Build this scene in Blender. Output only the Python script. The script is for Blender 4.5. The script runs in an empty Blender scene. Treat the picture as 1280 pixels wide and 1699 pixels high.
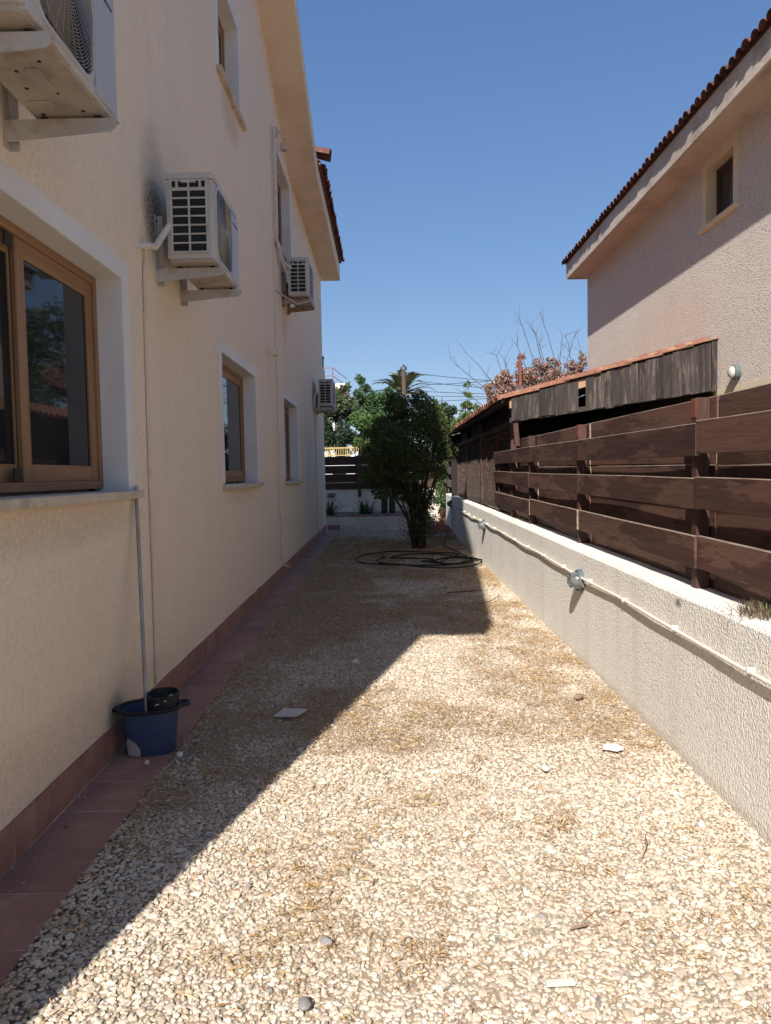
import bpy, bmesh, math, random
import numpy as np
from mathutils import Vector, Matrix
random.seed(7)
rng = np.random.default_rng(11)
S = bpy.context.scene
COL = S.collection
R = math.radians

# ------------------------------------------------------------------ camera
cd = bpy.data.cameras.new("camera")
cd.sensor_fit = 'VERTICAL'; cd.sensor_height = 24.0; cd.sensor_width = 18.0
cd.lens = 24.0 * 1230.0 / 1699.0
cd.clip_start = 0.05; cd.clip_end = 1500
cam = bpy.data.objects.new("camera", cd); COL.objects.link(cam)
cam.matrix_world = (Matrix.Translation((0, 0, 1.57)) @ Matrix.Rotation(R(0.10), 4, 'Z')
                    @ Matrix.Rotation(R(90 - 2.907), 4, 'X') @ Matrix.Rotation(R(-1.1), 4, 'Z'))
S.camera = cam

# ------------------------------------------------------------------ sky, sun, exposure
LX, LY = 0.35, 1.23                       # the light travels (LX, LY, -1)
ELEV = math.atan2(1.0, math.hypot(LX, LY))
AZ = math.atan2(-LX, -LY)                  # where the sun stands, clockwise from +Y
world = bpy.data.worlds.new("World"); S.world = world; world.use_nodes = True
wn = world.node_tree
for n in list(wn.nodes): wn.nodes.remove(n)
sky = wn.nodes.new('ShaderNodeTexSky'); sky.sky_type = 'NISHITA'; sky.sun_disc = False
sky.sun_elevation = ELEV; sky.sun_rotation = AZ
sky.air_density = 1.0; sky.dust_density = 0.0; sky.ozone_density = 6.0; sky.altitude = 0
bg = wn.nodes.new('ShaderNodeBackground'); bg.inputs['Strength'].default_value = 0.10
wo = wn.nodes.new('ShaderNodeOutputWorld')
# sky colour correction: one even grade over the whole dome, flatter towards the horizon
sep = wn.nodes.new('ShaderNodeSeparateColor'); cmb = wn.nodes.new('ShaderNodeCombineColor')
wn.links.new(sky.outputs[0], sep.inputs[0])
for ch, (gam, k) in enumerate(((0.80, 0.645), (0.68, 0.785), (0.53, 1.21))):
    pw = wn.nodes.new('ShaderNodeMath'); pw.operation = 'POWER'; pw.inputs[1].default_value = gam
    ml = wn.nodes.new('ShaderNodeMath'); ml.operation = 'MULTIPLY'; ml.inputs[1].default_value = k
    wn.links.new(sep.outputs[ch], pw.inputs[0]); wn.links.new(pw.outputs[0], ml.inputs[0]); wn.links.new(ml.outputs[0], cmb.inputs[ch])
wn.links.new(cmb.outputs[0], bg.inputs[0]); wn.links.new(bg.outputs[0], wo.inputs[0])
sl = bpy.data.lights.new("sun", 'SUN'); sl.energy = 3.55; sl.angle = R(0.53); sl.color = (1.0, 0.955, 0.90)
so = bpy.data.objects.new("sun", sl); COL.objects.link(so)
so.rotation_euler = Vector((LX, LY, -1)).to_track_quat('-Z', 'Y').to_euler()
S.view_settings.view_transform = 'Standard'; S.view_settings.look = 'None'
S.view_settings.exposure = 1.12; S.view_settings.gamma = 1.0
S.view_settings.use_curve_mapping = False
S.render.engine = 'CYCLES'
S.cycles.max_bounces = 10; S.cycles.diffuse_bounces = 7

# ------------------------------------------------------------------ materials
def new_mat(name):
    m = bpy.data.materials.new(name); m.use_nodes = True
    return m, m.node_tree, m.node_tree.nodes['Principled BSDF']

def N(t, kind, **kw):
    n = t.nodes.new(kind)
    for k, v in kw.items():
        if k.startswith('i_'):
            key = k[2:]
            n.inputs[int(key) if key.isdigit() else key].default_value = v
        else: setattr(n, k, v)
    return n

def coords(t, stretch=(1, 1, 1), rnd=True):
    tc = N(t, 'ShaderNodeTexCoord')
    mp = N(t, 'ShaderNodeMapping'); mp.inputs['Scale'].default_value = stretch
    t.links.new(tc.outputs['Object'], mp.inputs['Vector'])
    if rnd:
        oi = N(t, 'ShaderNodeObjectInfo')
        mu = N(t, 'ShaderNodeMath', operation='MULTIPLY', i_1=37.0)
        t.links.new(oi.outputs['Random'], mu.inputs[0])
        cb = N(t, 'ShaderNodeCombineXYZ')
        for k in range(3): t.links.new(mu.outputs[0], cb.inputs[k])
        t.links.new(cb.outputs[0], mp.inputs['Location'])
    return mp.outputs['Vector']

def noise(t, vec, scale, detail=4, rough=0.55):
    n = N(t, 'ShaderNodeTexNoise'); n.inputs['Scale'].default_value = scale
    n.inputs['Detail'].default_value = detail; n.inputs['Roughness'].default_value = rough
    t.links.new(vec, n.inputs['Vector']); return n.outputs['Fac']

def ramp(t, fac, p0, p1):
    m = N(t, 'ShaderNodeMapRange'); m.inputs['From Min'].default_value = p0; m.inputs['From Max'].default_value = p1
    t.links.new(fac, m.inputs['Value']); return m.outputs['Result']

def mixc(t, fac, a, b):
    m = N(t, 'ShaderNodeMix', data_type='RGBA')
    for sock, val in ((m.inputs[6], a), (m.inputs[7], b)):
        if isinstance(val, tuple): sock.default_value = (*val, 1)
        else: t.links.new(val, sock)
    if isinstance(fac, float): m.inputs[0].default_value = fac
    else: t.links.new(fac, m.inputs[0])
    return m.outputs[2]

def bump(t, b, h, dist, strength=1.0, prev=None):
    n = N(t, 'ShaderNodeBump'); n.inputs['Distance'].default_value = dist; n.inputs['Strength'].default_value = strength
    t.links.new(h, n.inputs['Height'])
    if prev: t.links.new(prev, n.inputs['Normal'])
    t.links.new(n.outputs[0], b.inputs['Normal']); return n.outputs[0]

def M(name, c1, c2=None, ns=3.0, rough=0.8, bs=0, bd=0.002, stretch=(1, 1, 1), orand=0.0, lo=0.35, hi=0.65,
      spec=0.3, metal=0.0, c3=None, s3=30.0, detail=5):
    m, t, b = new_mat(name)
    v = coords(t, stretch)
    col = c1
    if c2: col = mixc(t, ramp(t, noise(t, v, ns, detail), lo, hi), c1, c2)
    if c3: col = mixc(t, ramp(t, noise(t, v, s3, 6, 0.65), 0.52, 0.72), col, c3)
    if orand:
        oi = N(t, 'ShaderNodeObjectInfo')
        mr = N(t, 'ShaderNodeMapRange'); mr.inputs['To Min'].default_value = 1 - orand; mr.inputs['To Max'].default_value = 1 + orand
        t.links.new(oi.outputs['Random'], mr.inputs['Value'])
        hs = N(t, 'ShaderNodeHueSaturation'); t.links.new(mr.outputs[0], hs.inputs['Value'])
        if isinstance(col, tuple): hs.inputs['Color'].default_value = (*col, 1)
        else: t.links.new(col, hs.inputs['Color'])
        col = hs.outputs[0]
    if isinstance(col, tuple): b.inputs['Base Color'].default_value = (*col, 1)
    else: t.links.new(col, b.inputs['Base Color'])
    b.inputs['Roughness'].default_value = rough
    b.inputs['Specular IOR Level'].default_value = spec; b.inputs['Metallic'].default_value = metal
    if bs: bump(t, b, noise(t, v, bs, 4, 0.6), bd)
    return m

def attr_mat(name, rough=0.85, spec=0.2, trans=0.0, gain=1.0):
    m, t, b = new_mat(name)
    a = N(t, 'ShaderNodeAttribute', attribute_name='col')
    t.links.new(a.outputs['Color'], b.inputs['Base Color'])
    b.inputs['Roughness'].default_value = rough; b.inputs['Specular IOR Level'].default_value = spec
    if trans:
        tr = N(t, 'ShaderNodeBsdfTranslucent'); t.links.new(a.outputs['Color'], tr.inputs[0])
        mx = N(t, 'ShaderNodeMixShader'); mx.inputs[0].default_value = trans
        out = t.nodes['Material Output']
        t.links.new(b.outputs[0], mx.inputs[1]); t.links.new(tr.outputs[0], mx.inputs[2]); t.links.new(mx.outputs[0], out.inputs[0])
    return m

def stucco(name, c1, c2, grain, dist, stains=(), ns=0.9, pale=None, pit=0.84, streak=None):
    """rough-cast render; stains = (y, z, ry, rz, colour, strength) soft blotches on the wall, mould and rust among them"""
    m, t, b = new_mat(name)
    v = coords(t, rnd=False)
    col = mixc(t, ramp(t, noise(t, v, ns, 5), 0.3, 0.7), c1, c2)
    col = mixc(t, ramp(t, noise(t, v, grain * 0.55, 3), 0.30, 0.52), tuple(x * pit for x in c1), col)
    if streak:
        vs = coords(t, (1, 1, 0.10), rnd=False)
        col = mixc(t, ramp(t, noise(t, vs, 3.2, 5, 0.6), 0.52, 0.80), col, streak)
    if pale: col = mixc(t, ramp(t, noise(t, v, 2.3, 4), 0.55, 0.8), col, pale)
    tc = N(t, 'ShaderNodeTexCoord'); sp = N(t, 'ShaderNodeSeparateXYZ'); t.links.new(tc.outputs['Object'], sp.inputs[0])
    for (y, z, ry, rz, c, s) in stains:
        def lin(o, mid, r):
            a = N(t, 'ShaderNodeMath', operation='SUBTRACT', i_1=mid); t.links.new(o, a.inputs[0])
            q = N(t, 'ShaderNodeMath', operation='DIVIDE', i_1=r); t.links.new(a.outputs[0], q.inputs[0])
            p = N(t, 'ShaderNodeMath', operation='POWER', i_1=2.0)
            ab = N(t, 'ShaderNodeMath', operation='ABSOLUTE'); t.links.new(q.outputs[0], ab.inputs[0])
            t.links.new(ab.outputs[0], p.inputs[0]); return p.outputs[0]
        ad = N(t, 'ShaderNodeMath', operation='ADD'); t.links.new(lin(sp.outputs[1], y, ry), ad.inputs[0]); t.links.new(lin(sp.outputs[2], z, rz), ad.inputs[1])
        mr = N(t, 'ShaderNodeMapRange'); mr.interpolation_type = 'SMOOTHSTEP'
        mr.inputs['From Min'].default_value = 1.0; mr.inputs['From Max'].default_value = 0.0
        t.links.new(ad.outputs[0], mr.inputs['Value'])
        nz = ramp(t, noise(t, v, 45.0, 5, 0.7), 0.25, 0.6)
        mu = N(t, 'ShaderNodeMath', operation='MULTIPLY'); t.links.new(mr.outputs[0], mu.inputs[0]); t.links.new(nz, mu.inputs[1])
        m2 = N(t, 'ShaderNodeMath', operation='MULTIPLY', i_1=s); t.links.new(mu.outputs[0], m2.inputs[0])
        col = mixc(t, m2.outputs[0], col, c)
    t.links.new(col, b.inputs['Base Color'])
    b.inputs['Roughness'].default_value = 0.9; b.inputs['Specular IOR Level'].default_value = 0.15
    h1 = noise(t, v, grain, 3, 0.6)
    vo = N(t, 'ShaderNodeTexVoronoi'); vo.inputs['Scale'].default_value = grain * 0.8; t.links.new(v, vo.inputs['Vector'])
    ad = N(t, 'ShaderNodeMath', operation='SUBTRACT'); t.links.new(h1, ad.inputs[0]); 
    hv = N(t, 'ShaderNodeMath', operation='MULTIPLY', i_1=0.45); t.links.new(vo.outputs['Distance'], hv.inputs[0]); t.links.new(hv.outputs[0], ad.inputs[1])
    n1 = bump(t, b, ad.outputs[0], dist)
    bump(t, b, noise(t, v, 3.0, 3), 0.012, 0.5, n1)
    return m

mould = (0.035, 0.035, 0.04); ochre = (0.38, 0.22, 0.10)
m_wall = stucco('cream_render', (0.85, 0.72, 0.555), (0.81, 0.68, 0.515), 85, 0.005, ns=0.7, streak=(0.76, 0.635, 0.495), stains=[
    (5.06, 3.33, 0.26, 0.30, mould, 0.80), (5.12, 3.52, 0.36, 0.52, mould, 0.34), (4.06, 0.25, 0.16, 0.17, mould, 0.75),
    (7.8, 5.25, 0.55, 0.3, ochre, 0.45), (11.6, 4.0, 0.4, 0.6, ochre, 0.30), (3.4, 1.36, 1.4, 0.16, ochre, 0.35),
    (7.9, 1.38, 1.0, 0.14, ochre, 0.25), (15.9, 3.2, 0.3, 0.4, mould, 0.5), (16.2, 2.6, 0.35, 0.5, ochre, 0.25),
    (9.9, 2.9, 0.10, 0.35, ochre, 0.20), (3.0, 0.3, 3.0, 0.28, (0.42, 0.30, 0.20), 0.35)])
m_eave = M('eave_render', (0.79, 0.66, 0.50), (0.72, 0.59, 0.44), 1.6, 0.9, 70, 0.003, c3=(0.66, 0.53, 0.36), s3=0.8)
m_gwall = stucco('white_rough_cast', (0.89, 0.85, 0.77), (0.85, 0.80, 0.71), 85, 0.0095, pit=0.76, streak=(0.72, 0.65, 0.56), stains=[
    (17.4, 0.55, 0.9, 0.6, (0.2, 0.18, 0.15), 0.5), (4.0, 0.03, 8.0, 0.075, (0.40, 0.30, 0.2), 0.45), (3.9, 0.86, .06, .03, mould, 0.9)])  # one wide grey-brown blotch darkens the far end
m_rwall = stucco('buff_rough_cast', (0.80, 0.70, 0.61), (0.74, 0.635, 0.54), 70, 0.0135, pit=0.66, ns=0.6, stains=[
    (11.0, 3.6, 2.0, 0.8, (0.72, 0.50, 0.36), 0.4)], pale=(0.77, 0.67, 0.59))
m_rsoff = M('buff_soffit', (0.62, 0.51, 0.42), (0.62, 0.47, 0.35), 0.8, 0.9, 40, 0.006, c3=(0.42, 0.33, 0.27), s3=2.4)
m_rfasc = M('buff_fascia', (0.66, 0.56, 0.46), (0.52, 0.43, 0.35), 1.4, 0.9, 50, 0.004, c3=(0.36, 0.28, 0.23), s3=2.0)
m_white = M('white_paint', (0.74, 0.72, 0.70), (0.68, 0.66, 0.63), 2.2, 0.75, 60, 0.0012)
m_sill = M('cream_sill', (0.62, 0.54, 0.43), (0.50, 0.42, 0.32), 4, 0.8, 50, 0.0015, c3=(0.34, 0.26, 0.17), s3=6)
m_ochresurr = M('pale_yellow_paint', (0.80, 0.68, 0.48), (0.74, 0.62, 0.42), 3, 0.75, 50, 0.001)
m_frame = M('wood_grain_frame', (0.34, 0.195, 0.095), (0.23, 0.125, 0.06), 9, 0.45, 60, 0.0008, stretch=(3, 3, 0.18), lo=0.3, hi=0.7)
m_frameh = M('wood_grain_frame_level', (0.34, 0.195, 0.095), (0.23, 0.125, 0.06), 9, 0.45, 60, 0.0008, stretch=(3, 0.18, 3), lo=0.3, hi=0.7)
m_framed = M('dark_brown_frame', (0.085, 0.055, 0.04), (0.06, 0.04, 0.03), 9, 0.5)
m_glass, _t, _b = new_mat('dark_window_glass')
_v = coords(_t); _t.links.new(mixc(_t, ramp(_t, noise(_t, _v, 1.6), 0.4, 0.7), (0.016, 0.017, 0.019), (0.030, 0.030, 0.031)), _b.inputs['Base Color'])
_b.inputs['Roughness'].default_value = 0.03; _b.inputs['Specular IOR Level'].default_value = 0.28
m_cpipe = M('cream_white_conduit', (0.80, 0.72, 0.60), (0.72, 0.64, 0.52), 5, 0.6, 50, 0.0005)
m_black = M('black_plastic', (0.012, 0.012, 0.013), (0.03, 0.03, 0.03), 8, 0.5)
m_tile = M('terracotta_floor_tile', (0.35, 0.195, 0.145), (0.29, 0.162, 0.122), 3.5, 0.62, 30, 0.0010, orand=0.14, c3=(0.42, 0.25, 0.17), s3=9, spec=0.2)
m_skirt = M('terracotta_skirting_tile', (0.31, 0.165, 0.13), (0.245, 0.13, 0.105), 4, 0.5, 30, 0.001, orand=0.12, c3=(0.36, 0.24, 0.18), s3=7)
m_grout = M('grout', (0.66, 0.56, 0.47), (0.52, 0.42, 0.34), 12, 0.95, 60, 0.002)
m_ac = M('off_white_steel', (0.53, 0.505, 0.465), (0.48, 0.455, 0.42), 3, 0.45, 0, c3=(0.40, 0.33, 0.25), s3=5)
m_acpan = M('dusty_steel_pan', (0.46, 0.40, 0.34), (0.36, 0.30, 0.25), 5, 0.55, 20, 0.001, c3=(0.26, 0.2, 0.15), s3=7)
m_acgrey = M('grey_panel', (0.44, 0.44, 0.46), (0.41, 0.41, 0.43), 3, 0.5)
m_coil = M('dark_fins', (0.010, 0.014, 0.015), (0.022, 0.026, 0.026), 14, 0.7, 0, stretch=(1, 1, 8))
m_wire = M('coated_wire', (0.33, 0.30, 0.29), (0.26, 0.235, 0.22), 9, 0.5)
m_brack = M('white_bracket', (0.50, 0.48, 0.455), (0.42, 0.395, 0.36), 6, 0.5, 0, c3=(0.36, 0.28, 0.2), s3=10)
m_rustb = M('rusty_bracket', (0.20, 0.10, 0.055), (0.40, 0.33, 0.27), 10, 0.8, 60, 0.001)
m_conduit = M('painted_conduit', (0.72, 0.60, 0.47), (0.64, 0.52, 0.40), 5, 0.7, 50, 0.0008)
m_hosew = M('white_insulated_hose', (0.66, 0.60, 0.54), (0.56, 0.5, 0.44), 12, 0.7, 60, 0.002)
m_rooft = M('clay_roof_tile_dark', (0.135, 0.052, 0.040), (0.085, 0.036, 0.030), 5, 0.85, 40, 0.002, orand=0.3, c3=(0.17, 0.09, 0.065), s3=12)
m_shedt = M('clay_roof_tile_orange', (0.26, 0.115, 0.07), (0.19, 0.082, 0.052), 6, 0.8, 40, 0.002, orand=0.25, c3=(0.34, 0.23, 0.165), s3=10)
m_board, _t, _b = new_mat('stained_board')
_v = coords(_t, (7, 0.45, 7)); _w = coords(_t, (1.6, 0.55, 3.2))
_c = mixc(_t, ramp(_t, noise(_t, _v, 5.5, 6, 0.62), 0.35, 0.65), (0.078, 0.036, 0.026), (0.046, 0.023, 0.018))
_f = mixc(_t, ramp(_t, noise(_t, _v, 7.0, 7, 0.7), 0.35, 0.7), (0.125, 0.066, 0.046), (0.085, 0.043, 0.031))
_c = mixc(_t, ramp(_t, noise(_t, _w, 1.5, 7, 0.62), 0.495, 0.525), _c, _f)
_k = N(_t, 'ShaderNodeTexVoronoi'); _k.inputs['Scale'].default_value = 3.1; _t.links.new(coords(_t, (1, 1.1, 2.4)), _k.inputs['Vector'])
_c = mixc(_t, ramp(_t, _k.outputs['Distance'], 0.055, 0.025), _c, (0.022, 0.012, 0.009))
_oi = N(_t, 'ShaderNodeObjectInfo'); _mr = N(_t, 'ShaderNodeMapRange'); _mr.inputs['To Min'].default_value = .78; _mr.inputs['To Max'].default_value = 1.25
_t.links.new(_oi.outputs['Random'], _mr.inputs['Value']); _hs = N(_t, 'ShaderNodeHueSaturation'); _t.links.new(_mr.outputs[0], _hs.inputs['Value']); _t.links.new(_c, _hs.inputs['Color'])
_t.links.new(_hs.outputs[0], _b.inputs['Base Color']); _b.inputs['Roughness'].default_value = 0.72; _b.inputs['Specular IOR Level'].default_value = 0.25
bump(_t, _b, noise(_t, _v, 14, 5, 0.65), 0.0022)
m_sunlit_edge = M('sunlit_board_edge', (0.30, 0.235, 0.18), (0.17, 0.115, 0.085), 14, 0.85, 40, 0.001, stretch=(4, 0.6, 4))  # paler wood colour painted where sun catches the board edges
m_boardx = M('stained_board_across', (0.062, 0.030, 0.022), (0.038, 0.02, 0.016), 5.5, 0.62, 40, 0.0016, stretch=(0.5, 7, 7), orand=0.25, c3=(0.10, 0.055, 0.036), s3=7, spec=0.35)
m_boardg = M('greyed_board', (0.21, 0.165, 0.125), (0.14, 0.10, 0.08), 5.5, 0.8, 40, 0.0016, stretch=(7, 0.5, 7), orand=0.2)
m_post = M('stained_post', (0.072, 0.033, 0.025), (0.046, 0.022, 0.017), 6, 0.65, 40, 0.0012, stretch=(7, 7, 0.6), orand=0.2, c3=(0.11, 0.058, 0.04), s3=9)
m_reddish = M('red_stained_end', (0.24, 0.075, 0.045), (0.16, 0.055, 0.035), 8, 0.65, 30, 0.001)
m_flake = M('flaking_board', (0.028, 0.022, 0.021), (0.046, 0.037, 0.033), 3.5, 0.85, 40, 0.003, stretch=(6, 6, 0.7), orand=0.35, c3=(0.14, 0.115, 0.09), s3=3.2, lo=0.4, hi=0.7)
m_rawwood = M('bare_timber', (0.40, 0.25, 0.15), (0.28, 0.18, 0.11), 6, 0.8, 40, 0.001, stretch=(0.6, 7, 7))
m_lath = M('dark_lath', (0.075, 0.052, 0.040), (0.045, 0.032, 0.026), 7, 0.8, 0, c3=(0.17, 0.125, 0.09), s3=8)
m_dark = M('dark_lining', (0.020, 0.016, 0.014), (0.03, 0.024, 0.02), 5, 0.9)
m_reed = M('reed_screen', (0.23, 0.145, 0.085), (0.14, 0.085, 0.05), 14, 0.85, 0, stretch=(4, 4, 0.4))
m_lampb = M('blue_grey_casting', (0.085, 0.105, 0.115), (0.13, 0.15, 0.15), 14, 0.6, 40, 0.0008)
m_lampg = M('frosted_lamp_glass', (0.20, 0.19, 0.165), (0.14, 0.13, 0.115), 8, 0.25)
m_blue = M('blue_plastic', (0.038, 0.062, 0.135), (0.052, 0.076, 0.145), 5, 0.5, 20, 0.0006, c3=(0.075, 0.085, 0.12), s3=18)
m_steel = M('galvanised_tube', (0.40, 0.39, 0.37), (0.30, 0.29, 0.275), 14, 0.42, metal=0.6, stretch=(1, 1, 0.4))
m_paper = M('torn_paper_label', (0.46, 0.42, 0.39), (0.36, 0.32, 0.30), 12, 0.8)
m_rubber = M('black_hose', (0.012, 0.011, 0.010), (0.03, 0.027, 0.023), 12, 0.55)
m_wcer = M('white_ceramic', (0.60, 0.56, 0.50), (0.52, 0.48, 0.42), 9, 0.5)
m_wstone = M('white_stone', (0.74, 0.71, 0.64), (0.64, 0.60, 0.53), 20, 0.85, 50, 0.003)
m_tstone = M('brown_stone', (0.26, 0.17, 0.115), (0.18, 0.11, 0.075), 25, 0.9, 60, 0.003)
m_gstone = M('grey_stone', (0.27, 0.25, 0.235), (0.22, 0.2, 0.19), 20, 0.9, 60, 0.002)
m_brick = M('pale_red_brick', (0.36, 0.20, 0.15), (0.27, 0.14, 0.105), 9, 0.9, 50, 0.003, orand=0.2)
m_bark = M('dark_bark', (0.060, 0.045, 0.034), (0.032, 0.024, 0.019), 12, 0.95, 40, 0.004, stretch=(3, 3, 0.7))
m_twig = M('dry_twig', (0.115, 0.075, 0.05), (0.07, 0.047, 0.032), 12, 0.9)
m_palmbark = M('palm_bark', (0.20, 0.14, 0.09), (0.12, 0.08, 0.05), 9, 0.95, 12, 0.03)
m_pole = M('creosote_pole', (0.125, 0.085, 0.06), (0.08, 0.055, 0.04), 6, 0.9, stretch=(4, 4, 0.3))
m_metal = M('dark_metal', (0.03, 0.03, 0.032), (0.05, 0.05, 0.05), 8, 0.5)
m_farw = M('far_white_wall', (0.66, 0.61, 0.54), (0.56, 0.5, 0.42), 0.6, 0.9)
m_farwb = M('boundary_render', (0.72, 0.66, 0.57), (0.64, 0.58, 0.49), 1.2, 0.9, 50, 0.006, c3=(0.5, 0.42, 0.33), s3=1.8)
m_plant = M('planter_render', (0.60, 0.54, 0.46), (0.52, 0.46, 0.39), 1.6, 0.9, 40, 0.004)
m_yrail = M('yellow_paint', (0.50, 0.37, 0.14), (0.42, 0.30, 0.12), 4, 0.6)
m_car = M('white_car_paint', (0.80, 0.80, 0.79), (0.77, 0.77, 0.76), 1, 0.2, spec=0.5)
m_rrail = M('red_rail', (0.30, 0.10, 0.085), (0.25, 0.09, 0.07), 4, 0.6)
m_redwall = M('red_brown_render', (0.28, 0.11, 0.07), (0.22, 0.09, 0.06), 2, 0.9)
m_leaf = attr_mat('leaves', 0.5, 0.35, 0.22)
m_pebble = attr_mat('pebbles', 0.8, 0.25)
m_straw = attr_mat('straw', 0.75, 0.2, 0.15)
m_soil, _t, _b = new_mat('dusty_soil')
_v = coords(_t, rnd=False)
_c = mixc(_t, ramp(_t, noise(_t, _v, 1.4, 6), 0.35, 0.65), (0.42, 0.325, 0.23), (0.33, 0.25, 0.17))
_c = mixc(_t, ramp(_t, noise(_t, _v, 55, 4, 0.6), 0.45, 0.62), _c, (0.46, 0.37, 0.27))
_t.links.new(_c, _b.inputs['Base Color']); _b.inputs['Roughness'].default_value = 0.95; _b.inputs['Specular IOR Level'].default_value = 0.1
bump(_t, _b, noise(_t, _v, 70, 5, 0.65), 0.012)
m_road = M('street_asphalt', (0.06, 0.058, 0.055), (0.05, 0.048, 0.046), 3, 0.9)
m_bedsoil = M('bed_soil', (0.22, 0.15, 0.10), (0.16, 0.105, 0.07), 3, 0.95, 30, 0.02)

# ------------------------------------------------------------------ mesh helpers
class MB:
    def __init__(s): s.v = []; s.f = []
    def add(s, vs, fs):
        o = len(s.v); s.v += [tuple(p) for p in vs]; s.f += [tuple(i + o for i in f) for f in fs]
    def box(s, x0, x1, y0, y1, z0, z1, M4=None):
        vs = [(x, y, z) for z in (z0, z1) for (x, y) in ((x0, y0), (x1, y0), (x1, y1), (x0, y1))]
        if M4: vs = [tuple(M4 @ Vector(p)) for p in vs]
        s.add(vs, [(3, 2, 1, 0), (4, 5, 6, 7), (0, 1, 5, 4), (1, 2, 6, 5), (2, 3, 7, 6), (3, 0, 4, 7)])
    def bbox(s, x0, x1, y0, y1, z0, z1, b=0.004):
        """box with chamfered vertical and level edges (a simple bevel)"""
        rings = []
        for z, i in ((z0, b), (z0 + b, 0), (z1 - b, 0), (z1, b)):
            e = b
            rings.append([(x0 + i + e, y0 + i, z), (x1 - i - e, y0 + i, z), (x1 - i, y0 + i + e, z), (x1 - i, y1 - i - e, z),
                          (x1 - i - e, y1 - i, z), (x0 + i + e, y1 - i, z), (x0 + i, y1 - i - e, z), (x0 + i, y0 + i + e, z)])
        s.loft(rings, True, True)
    def loft(s, rings, cap0=False, cap1=False, closed=True):
        n = len(rings[0]); o = len(s.v)
        for r in rings: s.v += [tuple(p) for p in r]
        for i in range(len(rings) - 1):
            for j in range(n if closed else n - 1):
                a = o + i * n + j; b = o + i * n + (j + 1) % n
                s.f.append((a, b, b + n, a + n))
        if cap0: s.f.append(tuple(o + j for j in reversed(range(n))))
        if cap1: s.f.append(tuple(o + (len(rings) - 1) * n + j for j in range(n)))
    def tube(s, pts, rad, n=6, caps=True):
        pts = [Vector(p) for p in pts]
        if not hasattr(rad, '__len__'): rad = [rad] * len(pts)
        rings = []; up = None
        for i, p in enumerate(pts):
            d = (pts[min(i + 1, len(pts) - 1)] - pts[max(i - 1, 0)]).normalized()
            if up is None:
                up = Vector((0, 0, 1)) if abs(d.z) < 0.9 else Vector((1, 0, 0))
            u = (up - d * up.dot(d)).normalized(); w = d.cross(u); up = u
            rings.append([p + (u * math.cos(2 * math.pi * k / n) + w * math.sin(2 * math.pi * k / n)) * rad[i] for k in range(n)])
        s.loft(rings, caps, caps)
    def prism(s, poly, axis, a0, a1):
        """extrude a 2D polygon along an axis ('x': poly is (y,z), 'y': (x,z), 'z': (x,y))"""
        def P(p, a): return {'x': (a, p[0], p[1]), 'y': (p[0], a, p[1]), 'z': (p[0], p[1], a)}[axis]
        s.loft([[P(p, a0) for p in poly], [P(p, a1) for p in poly]], True, True)
    def build(s, name, mat, parent=None, loc=None, smooth=False, bevel=0):
        me = bpy.data.meshes.new(name); me.from_pydata(s.v, [], s.f)
        bm = bmesh.new(); bm.from_mesh(me); bmesh.ops.recalc_face_normals(bm, faces=bm.faces)
        if bevel: bmesh.ops.bevel(bm, geom=[e for e in bm.edges], offset=bevel, segments=1, affect='EDGES')
        bm.to_mesh(me); bm.free()
        if smooth:
            me.polygons.foreach_set('use_smooth', [True] * len(me.polygons))
            try: me.set_sharp_from_angle(angle=R(40))
            except Exception: pass
        me.materials.append(mat)
        return link(name, me, parent, loc)

def link(name, me, parent=None, loc=None):
    o = bpy.data.objects.new(name, me); COL.objects.link(o)
    if parent: o.parent = parent
    if loc: o.location = loc
    return o
def thing(name, label, cat, loc=(0, 0, 0), rz=0, group=None):
    o = bpy.data.objects.new(name, None); COL.objects.link(o); o.location = loc; o.rotation_euler = (0, 0, rz)
    o.empty_display_size = 0.1
    return tag(o, label, cat, group)
def tag(o, label=None, cat=None, group=None, kind=None):
    if label: o['label'] = label
    if cat: o['category'] = cat
    if group: o['group'] = group
    if kind: o['kind'] = kind
    return o
def structure(o): o['kind'] = 'structure'; return o
def np_mesh(name, V, F, mat, col=None, parent=None, smooth=False):
    me = bpy.data.meshes.new(name)
    k = F.shape[1]
    me.vertices.add(len(V)); me.vertices.foreach_set('co', V.astype(np.float32).ravel())
    me.loops.add(F.size); me.loops.foreach_set('vertex_index', F.astype(np.int32).ravel())
    me.polygons.add(len(F)); me.polygons.foreach_set('loop_start', np.arange(0, F.size, k, dtype=np.int32))
    me.update(calc_edges=True)
    if not smooth: me.shade_flat()
    if col is not None:
        a = me.attributes.new('col', 'FLOAT_COLOR', 'POINT')
        c4 = np.ones((len(V), 4), np.float32); c4[:, :3] = col
        a.data.foreach_set('color', c4.ravel())
    me.materials.append(mat)
    return link(name, me, parent)

G = 0.0081
def gz(y): return G * y
def vnoise(x, y, sc, seed):
    """smooth value noise in numpy"""
    r = np.random.default_rng(seed).random((64, 64))
    X, Y = np.asarray(x) * sc + 500, np.asarray(y) * sc + 500
    xi, yi = np.floor(X).astype(int), np.floor(Y).astype(int); fx, fy = X - xi, Y - yi
    fx, fy = fx * fx * (3 - 2 * fx), fy * fy * (3 - 2 * fy)
    g = lambda a, b: r[a % 64, b % 64]
    return (g(xi, yi) * (1 - fx) + g(xi + 1, yi) * fx) * (1 - fy) + (g(xi, yi + 1) * (1 - fx) + g(xi + 1, yi + 1) * fx) * fy

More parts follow.
